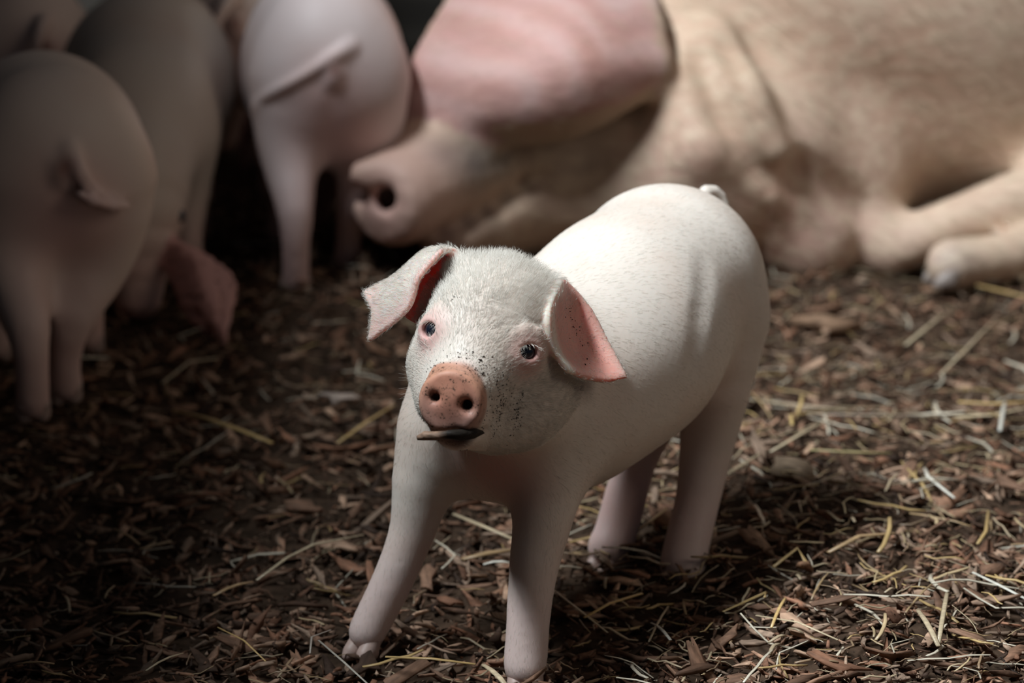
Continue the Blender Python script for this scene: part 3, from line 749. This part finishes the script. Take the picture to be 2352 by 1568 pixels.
# folded fore leg and belly folds
S.chain([((0.38, 2.60, 0.16), 0.13), (at(1880, 480, 2.42), 0.080), (at(1850, 545, 2.365), 0.052)], k=0.035)
S.chain([(at(2040, 575, 2.37), 0.026), (at(2180, 520, 2.38), 0.026), (at(2420, 440, 2.41), 0.036)], k=0.03)
S.chain([(at(2185, 606, 2.30), 0.024), (at(2300, 592, 2.33), 0.024), (at(2520, 560, 2.42), 0.04)], k=0.010)
S.chain([((0.46, 2.58, 0.12), 0.13), ((0.75, 2.60, 0.12), 0.15), ((1.1, 2.62, 0.12), 0.16)], k=0.05)
# hind quarters, far to the right of the frame
S.chain([((1.55, 2.85, 0.25), 0.25), ((1.35, 2.50, 0.12), 0.11), ((1.15, 2.36, 0.05), 0.05), ((1.02, 2.30, 0.03), 0.035)], k=0.06)
S.chain([((1.90, 2.95, 0.42), 0.03), ((2.0, 2.92, 0.38), 0.018), ((2.02, 2.88, 0.30), 0.012)], k=0.02)
def along(path, r_, k, mode):
    pts = [p for p in (S.hit(u, v) for u, v in path) if p is not None]
    for p0, p1 in zip(pts[:-1], pts[1:]): S.cone(p0, p1, r_, r_, k=k, mode=mode)
along(((1545, 60), (1585, 200), (1620, 330)), 0.020, 0.05, '+')
along(((1640, 90), (1700, 230), (1768, 370)), 0.014, 0.04, '+')
along(((1605, 130), (1660, 260), (1740, 390)), 0.006, 0.022, '-')
along(((1668, 110), (1715, 210), (1780, 330)), 0.004, 0.018, '-')
along(((1765, 400), (1850, 400), (1985, 470)), 0.006, 0.030, '-')
along(((1246, 411), (1205, 428), (1140, 470), (1080, 505), (1010, 535), (940, 560)), 0.006, 0.012, '-')
MOUTH = [p for p in (S.hit(u, v) for u, v in ((1240, 414), (1205, 428), (1170, 450), (1140, 470), (1080, 505), (1010, 535))) if p is not None]
earS = np.array([[at(*p) for p in row] for row in (
    ((1090, -70, 2.44), (1200, -110, 2.42), (1320, -130, 2.42), (1440, -120, 2.45)),
    ((1030, 22, 2.36), (1160, 10, 2.33), (1330, -10, 2.31), (1492, -10, 2.34)),
    ((964, 140, 2.29), (1120, 150, 2.262), (1330, 130, 2.252), (1518, 95, 2.30)),
    ((948, 250, 2.275), (1105, 250, 2.250), (1325, 235, 2.250), (1528, 150, 2.29)),
    ((938, 345, 2.29), (1090, 322, 2.268), (1310, 302, 2.272), (1505, 198, 2.295)))])
esv, esf = patch(earS, 20, 20); BS = S.sheet(esv, esf, 0.0075, k=0.02)
ear2 = np.array([[(0.06, 2.66, 0.30), (0.12, 2.68, 0.31), (0.18, 2.70, 0.30)], [(0.04, 2.76, 0.33), (0.12, 2.80, 0.35), (0.20, 2.80, 0.32)], [(0.02, 2.86, 0.24), (0.10, 2.92, 0.24), (0.18, 2.90, 0.22)]])
e2v, e2f = patch(ear2, 10, 10); S.sheet(e2v, e2f, 0.006, k=0.02)
sv, sq = S.mesh(0.0074)
snr = S.grad(sv, 0.004)
c = np.tile(np.array((0.78, 0.56, 0.42)), (len(sv), 1)); sd_ = np.zeros(len(sv))
def son(u, v):
    p = S.hit(u, v); return p if p is not None else at(u, v, 2.35)
for (u, v, r_, col, k) in ((1850, 560, 0.16, (0.66, 0.40, 0.34), 0.65), (1560, 400, 0.09, (0.64, 0.38, 0.31), 0.6), (1980, 300, 0.22, (0.66, 0.45, 0.36), 0.5), (1680, 180, 0.07, (0.50, 0.35, 0.24), 0.55),
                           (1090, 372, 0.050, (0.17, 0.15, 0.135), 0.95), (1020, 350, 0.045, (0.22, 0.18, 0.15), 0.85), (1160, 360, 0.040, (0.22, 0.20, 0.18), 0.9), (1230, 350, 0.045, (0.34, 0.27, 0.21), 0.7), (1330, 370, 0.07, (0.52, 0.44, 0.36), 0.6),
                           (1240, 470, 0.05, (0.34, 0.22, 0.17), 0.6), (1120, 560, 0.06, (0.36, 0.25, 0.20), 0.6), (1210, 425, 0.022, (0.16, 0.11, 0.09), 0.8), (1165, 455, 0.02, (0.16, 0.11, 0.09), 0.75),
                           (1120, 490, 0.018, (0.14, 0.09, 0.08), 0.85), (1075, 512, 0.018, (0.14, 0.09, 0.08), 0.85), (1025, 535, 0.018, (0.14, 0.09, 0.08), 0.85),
                           (2190, 605, 0.05, (0.46, 0.40, 0.37), 0.6), (2100, 560, 0.05, (0.76, 0.58, 0.46), 0.5)):
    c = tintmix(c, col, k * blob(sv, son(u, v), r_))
c = tintmix(c, (0.66, 0.40, 0.36), 0.85 * blob(sv, SS, 0.12)); c = tintmix(c, (0.05, 0.035, 0.03), np.clip(1.8 * blob(sv, at(890, 455, 2.222), 0.019), 0, 1))
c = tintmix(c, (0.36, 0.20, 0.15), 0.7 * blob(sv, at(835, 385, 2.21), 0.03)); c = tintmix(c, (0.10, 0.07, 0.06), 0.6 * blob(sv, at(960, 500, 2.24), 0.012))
es = ear_side(BS, sv, 0.012); sE, tE = ear_param(sv, es != 0, esv, 20)
front = (es != 0) & (snr[:, 1] < -0.15) & (snr[:, 2] > -0.5)
c = tintmix(c, (0.64, 0.37, 0.35), 0.9 * front); c = tintmix(c, (0.52, 0.38, 0.28), 0.6 * ((es != 0) & ~front))
c = tintmix(c, (0.44, 0.26, 0.25), 0.6 * blob(sv, at(985, 220, 2.29), 0.07) * (es != 0))
c = tintmix(c, (0.56, 0.44, 0.32), 0.85 * (es != 0) * np.clip(smooth(sE, 0.90, 1.0) + smooth(tE, 0.93, 1.0), 0, 1))
ew = 0.5 + 0.5 * np.sin(sv @ np.array((70, 45, 95.)) + 2 * np.sin(sv @ np.array((40, 60, -55.)))); c = tintmix(c, (0.46, 0.26, 0.23), 0.35 * front * smooth(ew, 0.55, 0.95)); c = tintmix(c, (0.72, 0.52, 0.50), 0.5 * front * smooth(1 - ew, 0.5, 0.95))
sd_ += 0.3 * blob(sv, son(1100, 370), 0.08) + 0.3 * front
sow = empty('sow', (0.6, 2.7, 0)); tag(sow, 'big tan sow lying behind the white piglet, ear flopped over its face', 'pig')
mesh_obj('body', sv - np.array(sow.location), sq, M_SOW, sow, colours=c, attrs={'dirt': sd_, 'sleek': np.clip((es != 0) * 1.0 + 2 * blob(sv, son(1020, 430), 0.15), 0, 1)})
for (p, hd, mt) in (((at(2172, 612, 2.295)), (-1, -0.25), M_HOOFD), (np.array((1.0, 2.29, 0.02)), (-1, -0.3), M_HOOFD)):
    for sg in (-1, 1):
        o = bpy.data.objects.new('claw', claw_data.copy()); COL.objects.link(o); o.parent = sow; o.data.materials[0] = mt
        h_ = unit((*hd, 0)); o.location = Vector(p + np.array((-h_[1], h_[0], 0)) * sg * 0.012 - np.array((0, 0, 0.016))) - sow.location; o.scale = (1.25,) * 3; o.rotation_euler = (0, 0, math.atan2(hd[1], hd[0]))

def sow_hair():
    w_ = ((sv[:, 0] > -0.1) & (sv[:, 0] < 0.75) & (sv[:, 1] < 2.75) & (sv[:, 2] < 0.42)).astype(float); w_[es != 0] *= 0.25
    w_ *= 1 - np.clip(2.0 * blob(sv, son(1000, 440), 0.15), 0, 0.97)
    n = 16000; P, Nn, T = tri_sample(sv, sq, n, rng, w_)
    D = np.tile((0.75, 0.1, -0.62), (n, 1)) + rng.normal(0, 0.22, (n, 3))
    D -= Nn * (D * Nn).sum(1, keepdims=True); D /= np.maximum(np.linalg.norm(D, axis=1, keepdims=True), 1e-9)
    D = D + Nn * rng.uniform(0.05, 0.22, (n, 1)); D /= np.linalg.norm(D, axis=1, keepdims=True)
    return hairs(P, D, Nn, rng.uniform(0.014, 0.03, n), rng.uniform(0.00025, 0.00045, n), rng, droop=0.12)
shv, shf = sow_hair()
bristle = mesh_obj('bristles', shv - np.array(sow.location), shf, M_HAIR, sow, colours=np.tile((0.76, 0.64, 0.48), (len(shv), 1))); bristle['kind'] = 'stuff'

# ------------------------------------------------------------------ bark litter and straw on the floor
def chip_shape(L, W_, T_):
    n = 10; a = np.linspace(0, 2 * math.pi, n, endpoint=False) + rng.uniform(-.2, .2, n)
    r_ = rng.uniform(0.52, 1.18, n); pw = rng.uniform(0.8, 1.7)
    x = np.sign(np.cos(a)) * np.abs(np.cos(a)) ** pw * r_ * L / 2; y = np.sin(a) * r_ * W_ / 2 * rng.uniform(0.6, 1.3, n)
    cv_, tw, cb = rng.uniform(-8, 12), rng.uniform(-18, 18), rng.uniform(0, 45)
    z = cv_ * x * x + tw * x * y - cb * y * y
    top = np.stack([x * 0.97, y * 0.94, z + T_ / 2 * rng.uniform(0.4, 1.3, n)], 1); bot = np.stack([x, y, z - T_ / 2], 1)
    ct = np.array([[rng.uniform(-.1, .1) * L, 0, T_ * rng.uniform(0.3, 0.7)]]); cb_ = np.array([[0, 0, -T_ / 2]])
    V = np.vstack([top, bot, ct, cb_]); F3 = []
    for i in range(n):
        j = (i + 1) % n
        F3 += [(i, j, 2 * n), (n + j, n + i, 2 * n + 1), (n + i, n + j, j), (n + i, j, i)]
    return V, np.array(F3)
CHIPC = np.array([(0.20, 0.112, 0.072), (0.12, 0.066, 0.042), (0.27, 0.158, 0.105), (0.38, 0.25, 0.175), (0.06, 0.036, 0.025), (0.24, 0.122, 0.076), (0.32, 0.225, 0.165)])
pool = []
for i in range(42):
    L = rng.uniform(0.012, 0.040); pool.append((*chip_shape(L, L * (rng.uniform(0.14, 0.42) if i < 28 else rng.uniform(0.05, 0.12)), rng.uniform(0.0010, 0.0024)), CHIPC[i % 7] * np.array((1.03, 0.99, 0.95)) * rng.uniform(0.75, 1.2)))
def rot(rz, rx, ry):
    cz, sz, cx, sx, cy, sy_ = np.cos(rz), np.sin(rz), np.cos(rx), np.sin(rx), np.cos(ry), np.sin(ry)
    Rz = np.array([[cz, -sz, 0], [sz, cz, 0], [0, 0, 1]]); Rx = np.array([[1, 0, 0], [0, cx, -sx], [0, sx, cx]]); Ry = np.array([[cy, 0, sy_], [0, 1, 0], [-sy_, 0, cy]])
    return Rz @ Ry @ Rx
def spot(y0, y1, margin=1.12, p=1.0):             # a place on the floor that the camera looks over
    while True:
        y = y0 + (y1 - y0) * random.random() ** p; hw = 0.2118 * (y * CP + 0.14) * margin
        x = random.uniform(-hw, hw)
        if not (y > 2.32 and x > 0.0): return x, y
def gather(items):
    Vs, Fs, Cs, k = [], [], [], 0
    for V, F3, c_ in items:
        Vs.append(V); Fs.append(F3 + k); Cs.append(np.broadcast_to(c_, V.shape)); k += len(V)
    return np.concatenate(Vs), np.concatenate(Fs), np.concatenate(Cs)
items = []
for i in range(16500):
    if i < 11500: x, y = spot(1.14, 2.75, p=1.25)
    else:                                          # the litter goes on beyond the frame, sparser
        x, y = random.uniform(-0.74, 1.15), random.uniform(0.55, 2.6)
        if (y > 2.30 and x > 0) or (y > 1.14 and abs(x) < 0.2118 * (y * CP + 0.14)): continue
    V, F3, c_ = pool[random.randrange(42)]
    M_ = rot(random.uniform(0, 6.28), random.gauss(0, 0.60), random.gauss(0, 0.34)) * random.uniform(0.35, 1.0)
    items.append((V @ M_.T + (x, y, gz(x, y) + random.uniform(-0.002, 0.009)), F3, c_ * random.uniform(0.55, 1.35)))
V, F3, c_ = gather(items)
o = mesh_obj('bark_litter', V, F3, M_CHIP, None, smooth=False, colours=c_); tag(o, 'deep brown litter of shredded bark covering the floor', 'litter', kind='stuff')
items = []
for i in range(6500):
    x, y = spot(1.14, 2.4, p=1.5); c_ = pool[random.randrange(42)][2]; l_ = random.uniform(0.0012, 0.0040); w_ = l_ * random.uniform(0.2, 0.6)
    V = np.array([(l_, 0, 0), (random.uniform(-.4, .4) * l_, w_, 0), (-l_ * random.uniform(.5, 1), 0, 0), (random.uniform(-.4, .4) * l_, -w_, 0), (0, 0, w_ * .5), (0, 0, -w_ * .5)])
    F3 = np.array([(0, 1, 4), (1, 2, 4), (2, 3, 4), (3, 0, 4), (1, 0, 5), (2, 1, 5), (3, 2, 5), (0, 3, 5)])
    M_ = rot(random.uniform(0, 6.28), random.gauss(0, 0.8), random.gauss(0, 0.6))
    items.append((V @ M_.T + (x, y, gz(x, y) + random.uniform(0.001, 0.012)), F3, c_ * random.uniform(0.4, 1.6)))
V, F3, c_ = gather(items)
o = mesh_obj('bark_crumbs', V, F3, M_CHIP, None, smooth=False, colours=c_); tag(o, 'fine crumbs of bark between the larger chips', 'litter', kind='stuff')
# the larger chips, one by one
chip_me = []
for V, F3, c_ in pool:
    o = mesh_obj('bark_chip', V, F3, M_CHIP, None, smooth=False, colours=np.broadcast_to(c_, V.shape)); chip_me.append(o.data); bpy.data.objects.remove(o)
def chip(x, y, s, rz, rx=0.0, ry=0.0, me=None, dz=0.008, label='brown flake of shredded bark lying on the litter', group='bark flakes on the litter'):
    o = bpy.data.objects.new('bark_chip', me or chip_me[random.randrange(42)]); COL.objects.link(o)
    o.location = (x, y, float(gz(x, y)) + dz); o.rotation_euler = (rx, ry, rz); o.scale = (s, s, s)
    return tag(o, label, 'bark chip', group)
def where(x, y):
    if y > 1.62: return 'between the piglets and the sow' if x < 0.08 else 'in front of the sow, right of the white piglet'
    if x < -0.12: return 'in the shaded foreground left of the white piglet'
    if x > 0.13: return 'in the lit foreground right of the white piglet'
    return 'around the feet of the white piglet'
def tone(c_): b_ = float(np.mean(c_)); return 'dark' if b_ < 0.075 else ('pale' if b_ > 0.165 else 'brown')
for i in range(290):
    x, y = spot(1.22, 2.0, 0.98, p=1.2)
    k = random.randrange(42); V, _, c_ = pool[k]; sz = random.uniform(0.85, 1.5); ext = np.ptp(V[:, 0]) * sz, np.ptp(V[:, 1]) * sz
    shp = 'long sliver' if ext[1] / ext[0] < 0.25 else ('broad flake' if ext[1] / ext[0] > 0.36 else 'flake'); lab = f'{tone(c_)} {shp} of bark {where(x, y)}'
    chip(x, y, sz, random.uniform(0, 6.28), random.gauss(0, 0.35), random.gauss(0, 0.25), me=chip_me[k], dz=random.uniform(0.007, 0.013), label=lab, group=lab)
def own_chip(u, v, L, W_, ang, col, label, rx=0.0, ry=0.0, T_=0.003):
    V, F3 = chip_shape(L, W_, T_); g = ground(u, v, 0.004)
    o = mesh_obj('bark_chip', V, F3, M_CHIP, None, smooth=False, colours=np.broadcast_to(np.array(col), V.shape))
    o.location = (g[0], g[1], float(gz(g[0], g[1])) + 0.014); o.rotation_euler = (rx, ry, ang); tag(o, label, 'bark chip')
own_chip(782, 917, 0.036, 0.016, -0.35, (0.55, 0.43, 0.36), 'pale pinkish bark flake beside the chest of the white piglet', rx=0.3)
own_chip(690, 1145, 0.030, 0.014, -0.25, (0.20, 0.11, 0.07), 'curled reddish bark flake in the shaded litter left of the piglet', rx=0.4)
own_chip(1890, 715, 0.062, 0.024, -0.3, (0.24, 0.145, 0.09), 'long rounded bark piece below the foreleg of the sow', rx=0.3, T_=0.010)
own_chip(1830, 1140, 0.040, 0.024, -0.4, (0.34, 0.24, 0.16), 'stubby pale wood chunk behind the hind feet of the white piglet', rx=0.5, T_=0.014)
own_chip(1845, 1360, 0.026, 0.012, 1.3, (0.28, 0.15, 0.085), 'upright reddish bark shard right of the piglet', rx=0.2, ry=0.5)
own_chip(2270, 1400, 0.032, 0.016, 0.9, (0.22, 0.12, 0.075), 'broad brown bark flake beside the tangle of pale straw', rx=0.4)

STRAWC = np.array([(0.50, 0.37, 0.21), (0.56, 0.44, 0.28), (0.40, 0.27, 0.14), (0.66, 0.58, 0.45), (0.30, 0.20, 0.12), (0.54, 0.37, 0.16), (0.44, 0.34, 0.22)])
def straw_shape(pts, w_, flat=0.45, split=False):
    P = np.asarray(pts, float); n = len(P); V, F3 = [], []
    for i in range(n):
        d = unit(P[min(i + 1, n - 1)] - P[max(i - 1, 0)]); sd = unit(np.cross((0, 0, 1.0), d)); up = np.cross(d, sd)
        k = 0.8 if i in (0, n - 1) else 1.0
        for a in range(6):
            t = a * math.pi / 3; V.append(P[i] + sd * math.cos(t) * w_ / 2 * k + up * math.sin(t) * w_ / 2 * flat * k)
    for i in range(n - 1):
        for a in range(6):
            b_ = (a + 1) % 6; F3 += [(i * 6 + a, i * 6 + b_, i * 6 + 6 + b_), (i * 6 + a, i * 6 + 6 + b_, i * 6 + 6 + a)]
    for base in (0, (n - 1) * 6):
        for a in range(1, 5): F3.append((base, base + a + 1, base + a) if base == 0 else (base, base + a, base + a + 1))
    return np.array(V), np.array(F3)
def bent(L, bend, kink=0.0):
    t = np.linspace(-0.5, 0.5, 5); y = bend * L * (0.25 - t * t) + kink * L * np.abs(t)
    return np.stack([t * L, y, rng.normal(0, 0.0006, 5)], 1)
spool = []
for i in range(26):
    L = rng.uniform(0.014, 0.052); w_ = rng.choice([0.0012, 0.0018, 0.0024, 0.0032])
    spool.append((*straw_shape(bent(L, rng.normal(0, 0.22), rng.choice([0, 0, 0, 0.5])), w_, rng.uniform(0.25, 0.6)), STRAWC[i % 7]))
def straw_spot():
    while True:
        x, y = spot(1.16, 2.35, 1.05, p=1.2)
        if random.random() < (1.0 if x > 0.04 else 0.28): return x, y
items = []
for i in range(1900):
    x, y = straw_spot() if i < 1500 else (random.uniform(-0.3, 1.1), random.uniform(0.6, 2.2)); V, F3, c_ = spool[random.randrange(26)]
    M_ = rot(random.uniform(0, 6.28), 0, random.gauss(0, 0.16)) * random.uniform(0.4, 0.9)
    items.append((V @ M_.T + (x, y, gz(x, y) + random.uniform(0.006, 0.014)), F3, c_ * random.uniform(0.6, 1.2)))
V, F3, c_ = gather(items)
o = mesh_obj('straw_bits', V, F3, M_STRAW, None, colours=c_); tag(o, 'short broken straw bits strewn through the bark', 'straw', kind='stuff')
straw_me = []
for V, F3, c_ in spool:
    o = mesh_obj('straw_stalk', V, F3, M_STRAW, None, colours=np.broadcast_to(c_, V.shape)); straw_me.append(o.data); bpy.data.objects.remove(o)
for i in range(250):
    x, y = straw_spot()
    k = random.randrange(26); V, _, c_ = spool[k]; ext = np.ptp(V[:, 0]), np.ptp(V[:, 1])
    lab = f"{'short' if ext[0] < 0.026 else 'long'} {'bent' if ext[1] > 0.14 * ext[0] + 0.003 else 'straight'} {'pale' if c_[1] > 0.4 else ('brown' if c_[0] < 0.45 else 'golden')} loose straw {where(x, y)}"
    o = bpy.data.objects.new('straw_stalk', straw_me[k]); COL.objects.link(o)
    o.location = (x, y, float(gz(x, y)) + random.uniform(0.012, 0.018)); o.rotation_euler = (0, random.gauss(0, 0.12), random.uniform(0, 6.28)); s_ = random.uniform(0.8, 1.15); o.scale = (s_, s_, s_)
    tag(o, lab, 'straw', lab)
def own_straw(path, w_, col, label, lift=0.016, flat=0.4):
    pts = []
    for (u, v) in path:
        g = ground(u, v, 0.008); pts.append(np.array((g[0], g[1], max(float(gz(g[0], g[1])) + lift, 0.008))))
    pts = np.array(pts)
    if len(pts) == 2: pts = np.array([pts[0], pts[0] * .66 + pts[1] * .34 + (0, 0, .0015), pts[0] * .34 + pts[1] * .66 + (0, 0, .0015), pts[1]])
    V, F3 = straw_shape(pts, w_, flat); c_ = pts.mean(0)
    o = mesh_obj('straw_stalk', V - c_, F3, M_STRAW, None, colours=np.broadcast_to(np.array(col) * rng.uniform(0.94, 1.06, (len(V), 1)), V.shape)); o.location = c_
    tag(o, label, 'straw')
GO, PA, WH, BR_ = (0.58, 0.39, 0.16), (0.58, 0.46, 0.30), (0.74, 0.70, 0.60), (0.38, 0.25, 0.13)
for path, w_, col, lab in (
    (((400, 942), (480, 962), (560, 990), (625, 1017)), 0.0050, GO, 'thick split golden straw alone in the dark litter on the left'),
    (((775, 1017), (840, 970), (905, 930)), 0.0032, GO, 'golden straw slanting up to the chest of the white piglet'),
    (((372, 880), (435, 830), (500, 822)), 0.0030, PA, 'bent pale straw below the pink ear of the rooting piglet'),
    (((490, 1368), (580, 1336)), 0.0036, (0.45, 0.29, 0.15), 'short thick brown stalk end in the shaded litter'),
    (((590, 1332), (660, 1280), (720, 1250), (835, 1228)), 0.0028, PA, 'long jointed straw pointing at the lifted foreleg of the piglet'),
    (((885, 1508), (990, 1512), (1092, 1525)), 0.0028, GO, 'golden straw between the two front feet of the piglet'),
    (((1110, 1526), (1168, 1580)), 0.0038, PA, 'stubby golden straw against the nearest front foot'),
    (((1042, 1180), (1110, 1208), (1180, 1238)), 0.0036, PA, 'pale straw seen under the chest between the forelegs'),
    (((1062, 1284), (1120, 1270), (1180, 1262)), 0.0060, BR_, 'broad tan straw blade behind the nearest foreleg'),
    (((1308, 1246), (1400, 1234), (1472, 1234), (1530, 1200)), 0.0030, GO, 'golden straw lying across the far hind foot'),
    (((1725, 918), (1830, 930), (1945, 955)), 0.0034, PA, 'long pale straw starting at the hock of the white piglet'),
    (((1850, 975), (1980, 972), (2115, 966)), 0.0024, (0.46, 0.38, 0.29), 'thin grey straw lying level right of the piglet, below the long pale one'),
    (((1905, 958), (1815, 985), (1818, 1030)), 0.0032, (0.58, 0.40, 0.16), 'sharply kinked yellow straw right of the hind leg'),
    (((1858, 1080), (1960, 1076), (2046, 1070)), 0.0034, (0.56, 0.46, 0.22), 'straight yellow straw lying level below the kinked one'),
    (((2200, 932), (2280, 936), (2400, 922)), 0.0042, GO, 'golden straw at the right edge above the glossy split stalk'),
    (((2180, 968), (2280, 960), (2400, 930)), 0.0040, PA, 'split pale straw fanning out near the right edge'),
    (((2308, 930), (2296, 1000)), 0.0036, WH, 'bright white straw standing across the golden straws'),
    (((2245, 655), (2300, 668), (2400, 692)), 0.0050, GO, 'golden straw in front of the foot of the sow'),
    (((1735, 1468), (1830, 1500), (1922, 1542)), 0.0020, PA, 'thin pale straw low on the right, crossing a short upright one'),
    (((1770, 1502), (1802, 1432)), 0.0022, GO, 'short golden straw crossing the thin pale one'),
    (((2105, 1496), (2152, 1566)), 0.0036, PA, 'pale cut straw at the lower right corner'),
    (((2152, 1560), (2172, 1450)), 0.0030, PA, 'pale straw standing beside the cut straw in the corner'),
    (((1275, 1358), (1330, 1400), (1395, 1452)), 0.0020, PA, 'thin straw running from the nearest foreleg to the right'),
    (((1342, 1418), (1400, 1385), (1475, 1362)), 0.0028, GO, 'golden straw meeting the thin one right of the nearest foreleg'),
    (((1110, 1296), (1175, 1293)), 0.0030, WH, 'short white straw bit behind the nearest foreleg'),
    (((1496, 1430), (1540, 1486)), 0.0022, WH, 'short whitish straw below the hind foot'),
    (((1490, 1480), (1535, 1392)), 0.0016, PA, 'very thin straw crossing the short whitish one'),
    (((2230, 1400), (2290, 1428), (2380, 1465)), 0.0028, WH, 'pale jointed straw leaving the frame at the right'),
    (((2242, 1310), (2262, 1270), (2268, 1214)), 0.0028, GO, 'bent golden straw standing near the right edge'),
    (((1768, 1088), (1830, 1055), (1882, 1020)), 0.0032, PA, 'pale yellow straw slanting beside the hind leg'),
    (((1648, 1152), (1700, 1120), (1745, 1092)), 0.0034, PA, 'shiny pale straw at the ankle of the near hind leg'),
    (((732, 1470), (790, 1520), (850, 1575)), 0.0016, (0.40, 0.36, 0.30), 'thin grey stem left of the front feet'),
    (((712, 1500), (716, 1462), (760, 1446)), 0.0014, (0.36, 0.31, 0.26), 'curved grey stem touching the lifted front foot'),
    (((2080, 792), (2125, 755), (2172, 718)), 0.0040, PA, 'pale straw slanting behind the others on the right'),
    (((2160, 860), (2230, 790), (2290, 728)), 0.0026, PA, 'long thin straw slanting up on the far right'),
    (((1660, 1430), (1760, 1395), (1755, 1412)), 0.0024, GO, 'folded golden straw right of the hind foot'),
    (((1900, 1330), (1970, 1300), (2052, 1292)), 0.0044, BR_, 'flat tan straw in the tangle right of the piglet'),
    (((1775, 1345), (1830, 1318), (1850, 1345)), 0.0036, GO, 'folded flat straw left of the flat tan one'),
    (((2122, 1112), (2130, 1150), (2190, 1192)), 0.0030, WH, 'pale hooked straw near the right edge'),
    (((335, 1540), (420, 1500)), 0.0020, PA, 'straw in the dark lower left corner'),
    (((30, 1527), (125, 1524)), 0.0022, BR_, 'straw half lost in the dark at the lower left edge'),
    (((262, 1215), (320, 1250)), 0.0024, BR_, 'brown straw in the dark below the shadowed piglet'),
    (((500, 1440), (560, 1470), (610, 1518)), 0.0014, GO, 'thin yellow stem in the dark left of the lifted foot')):
    own_straw(path, w_, col, lab)
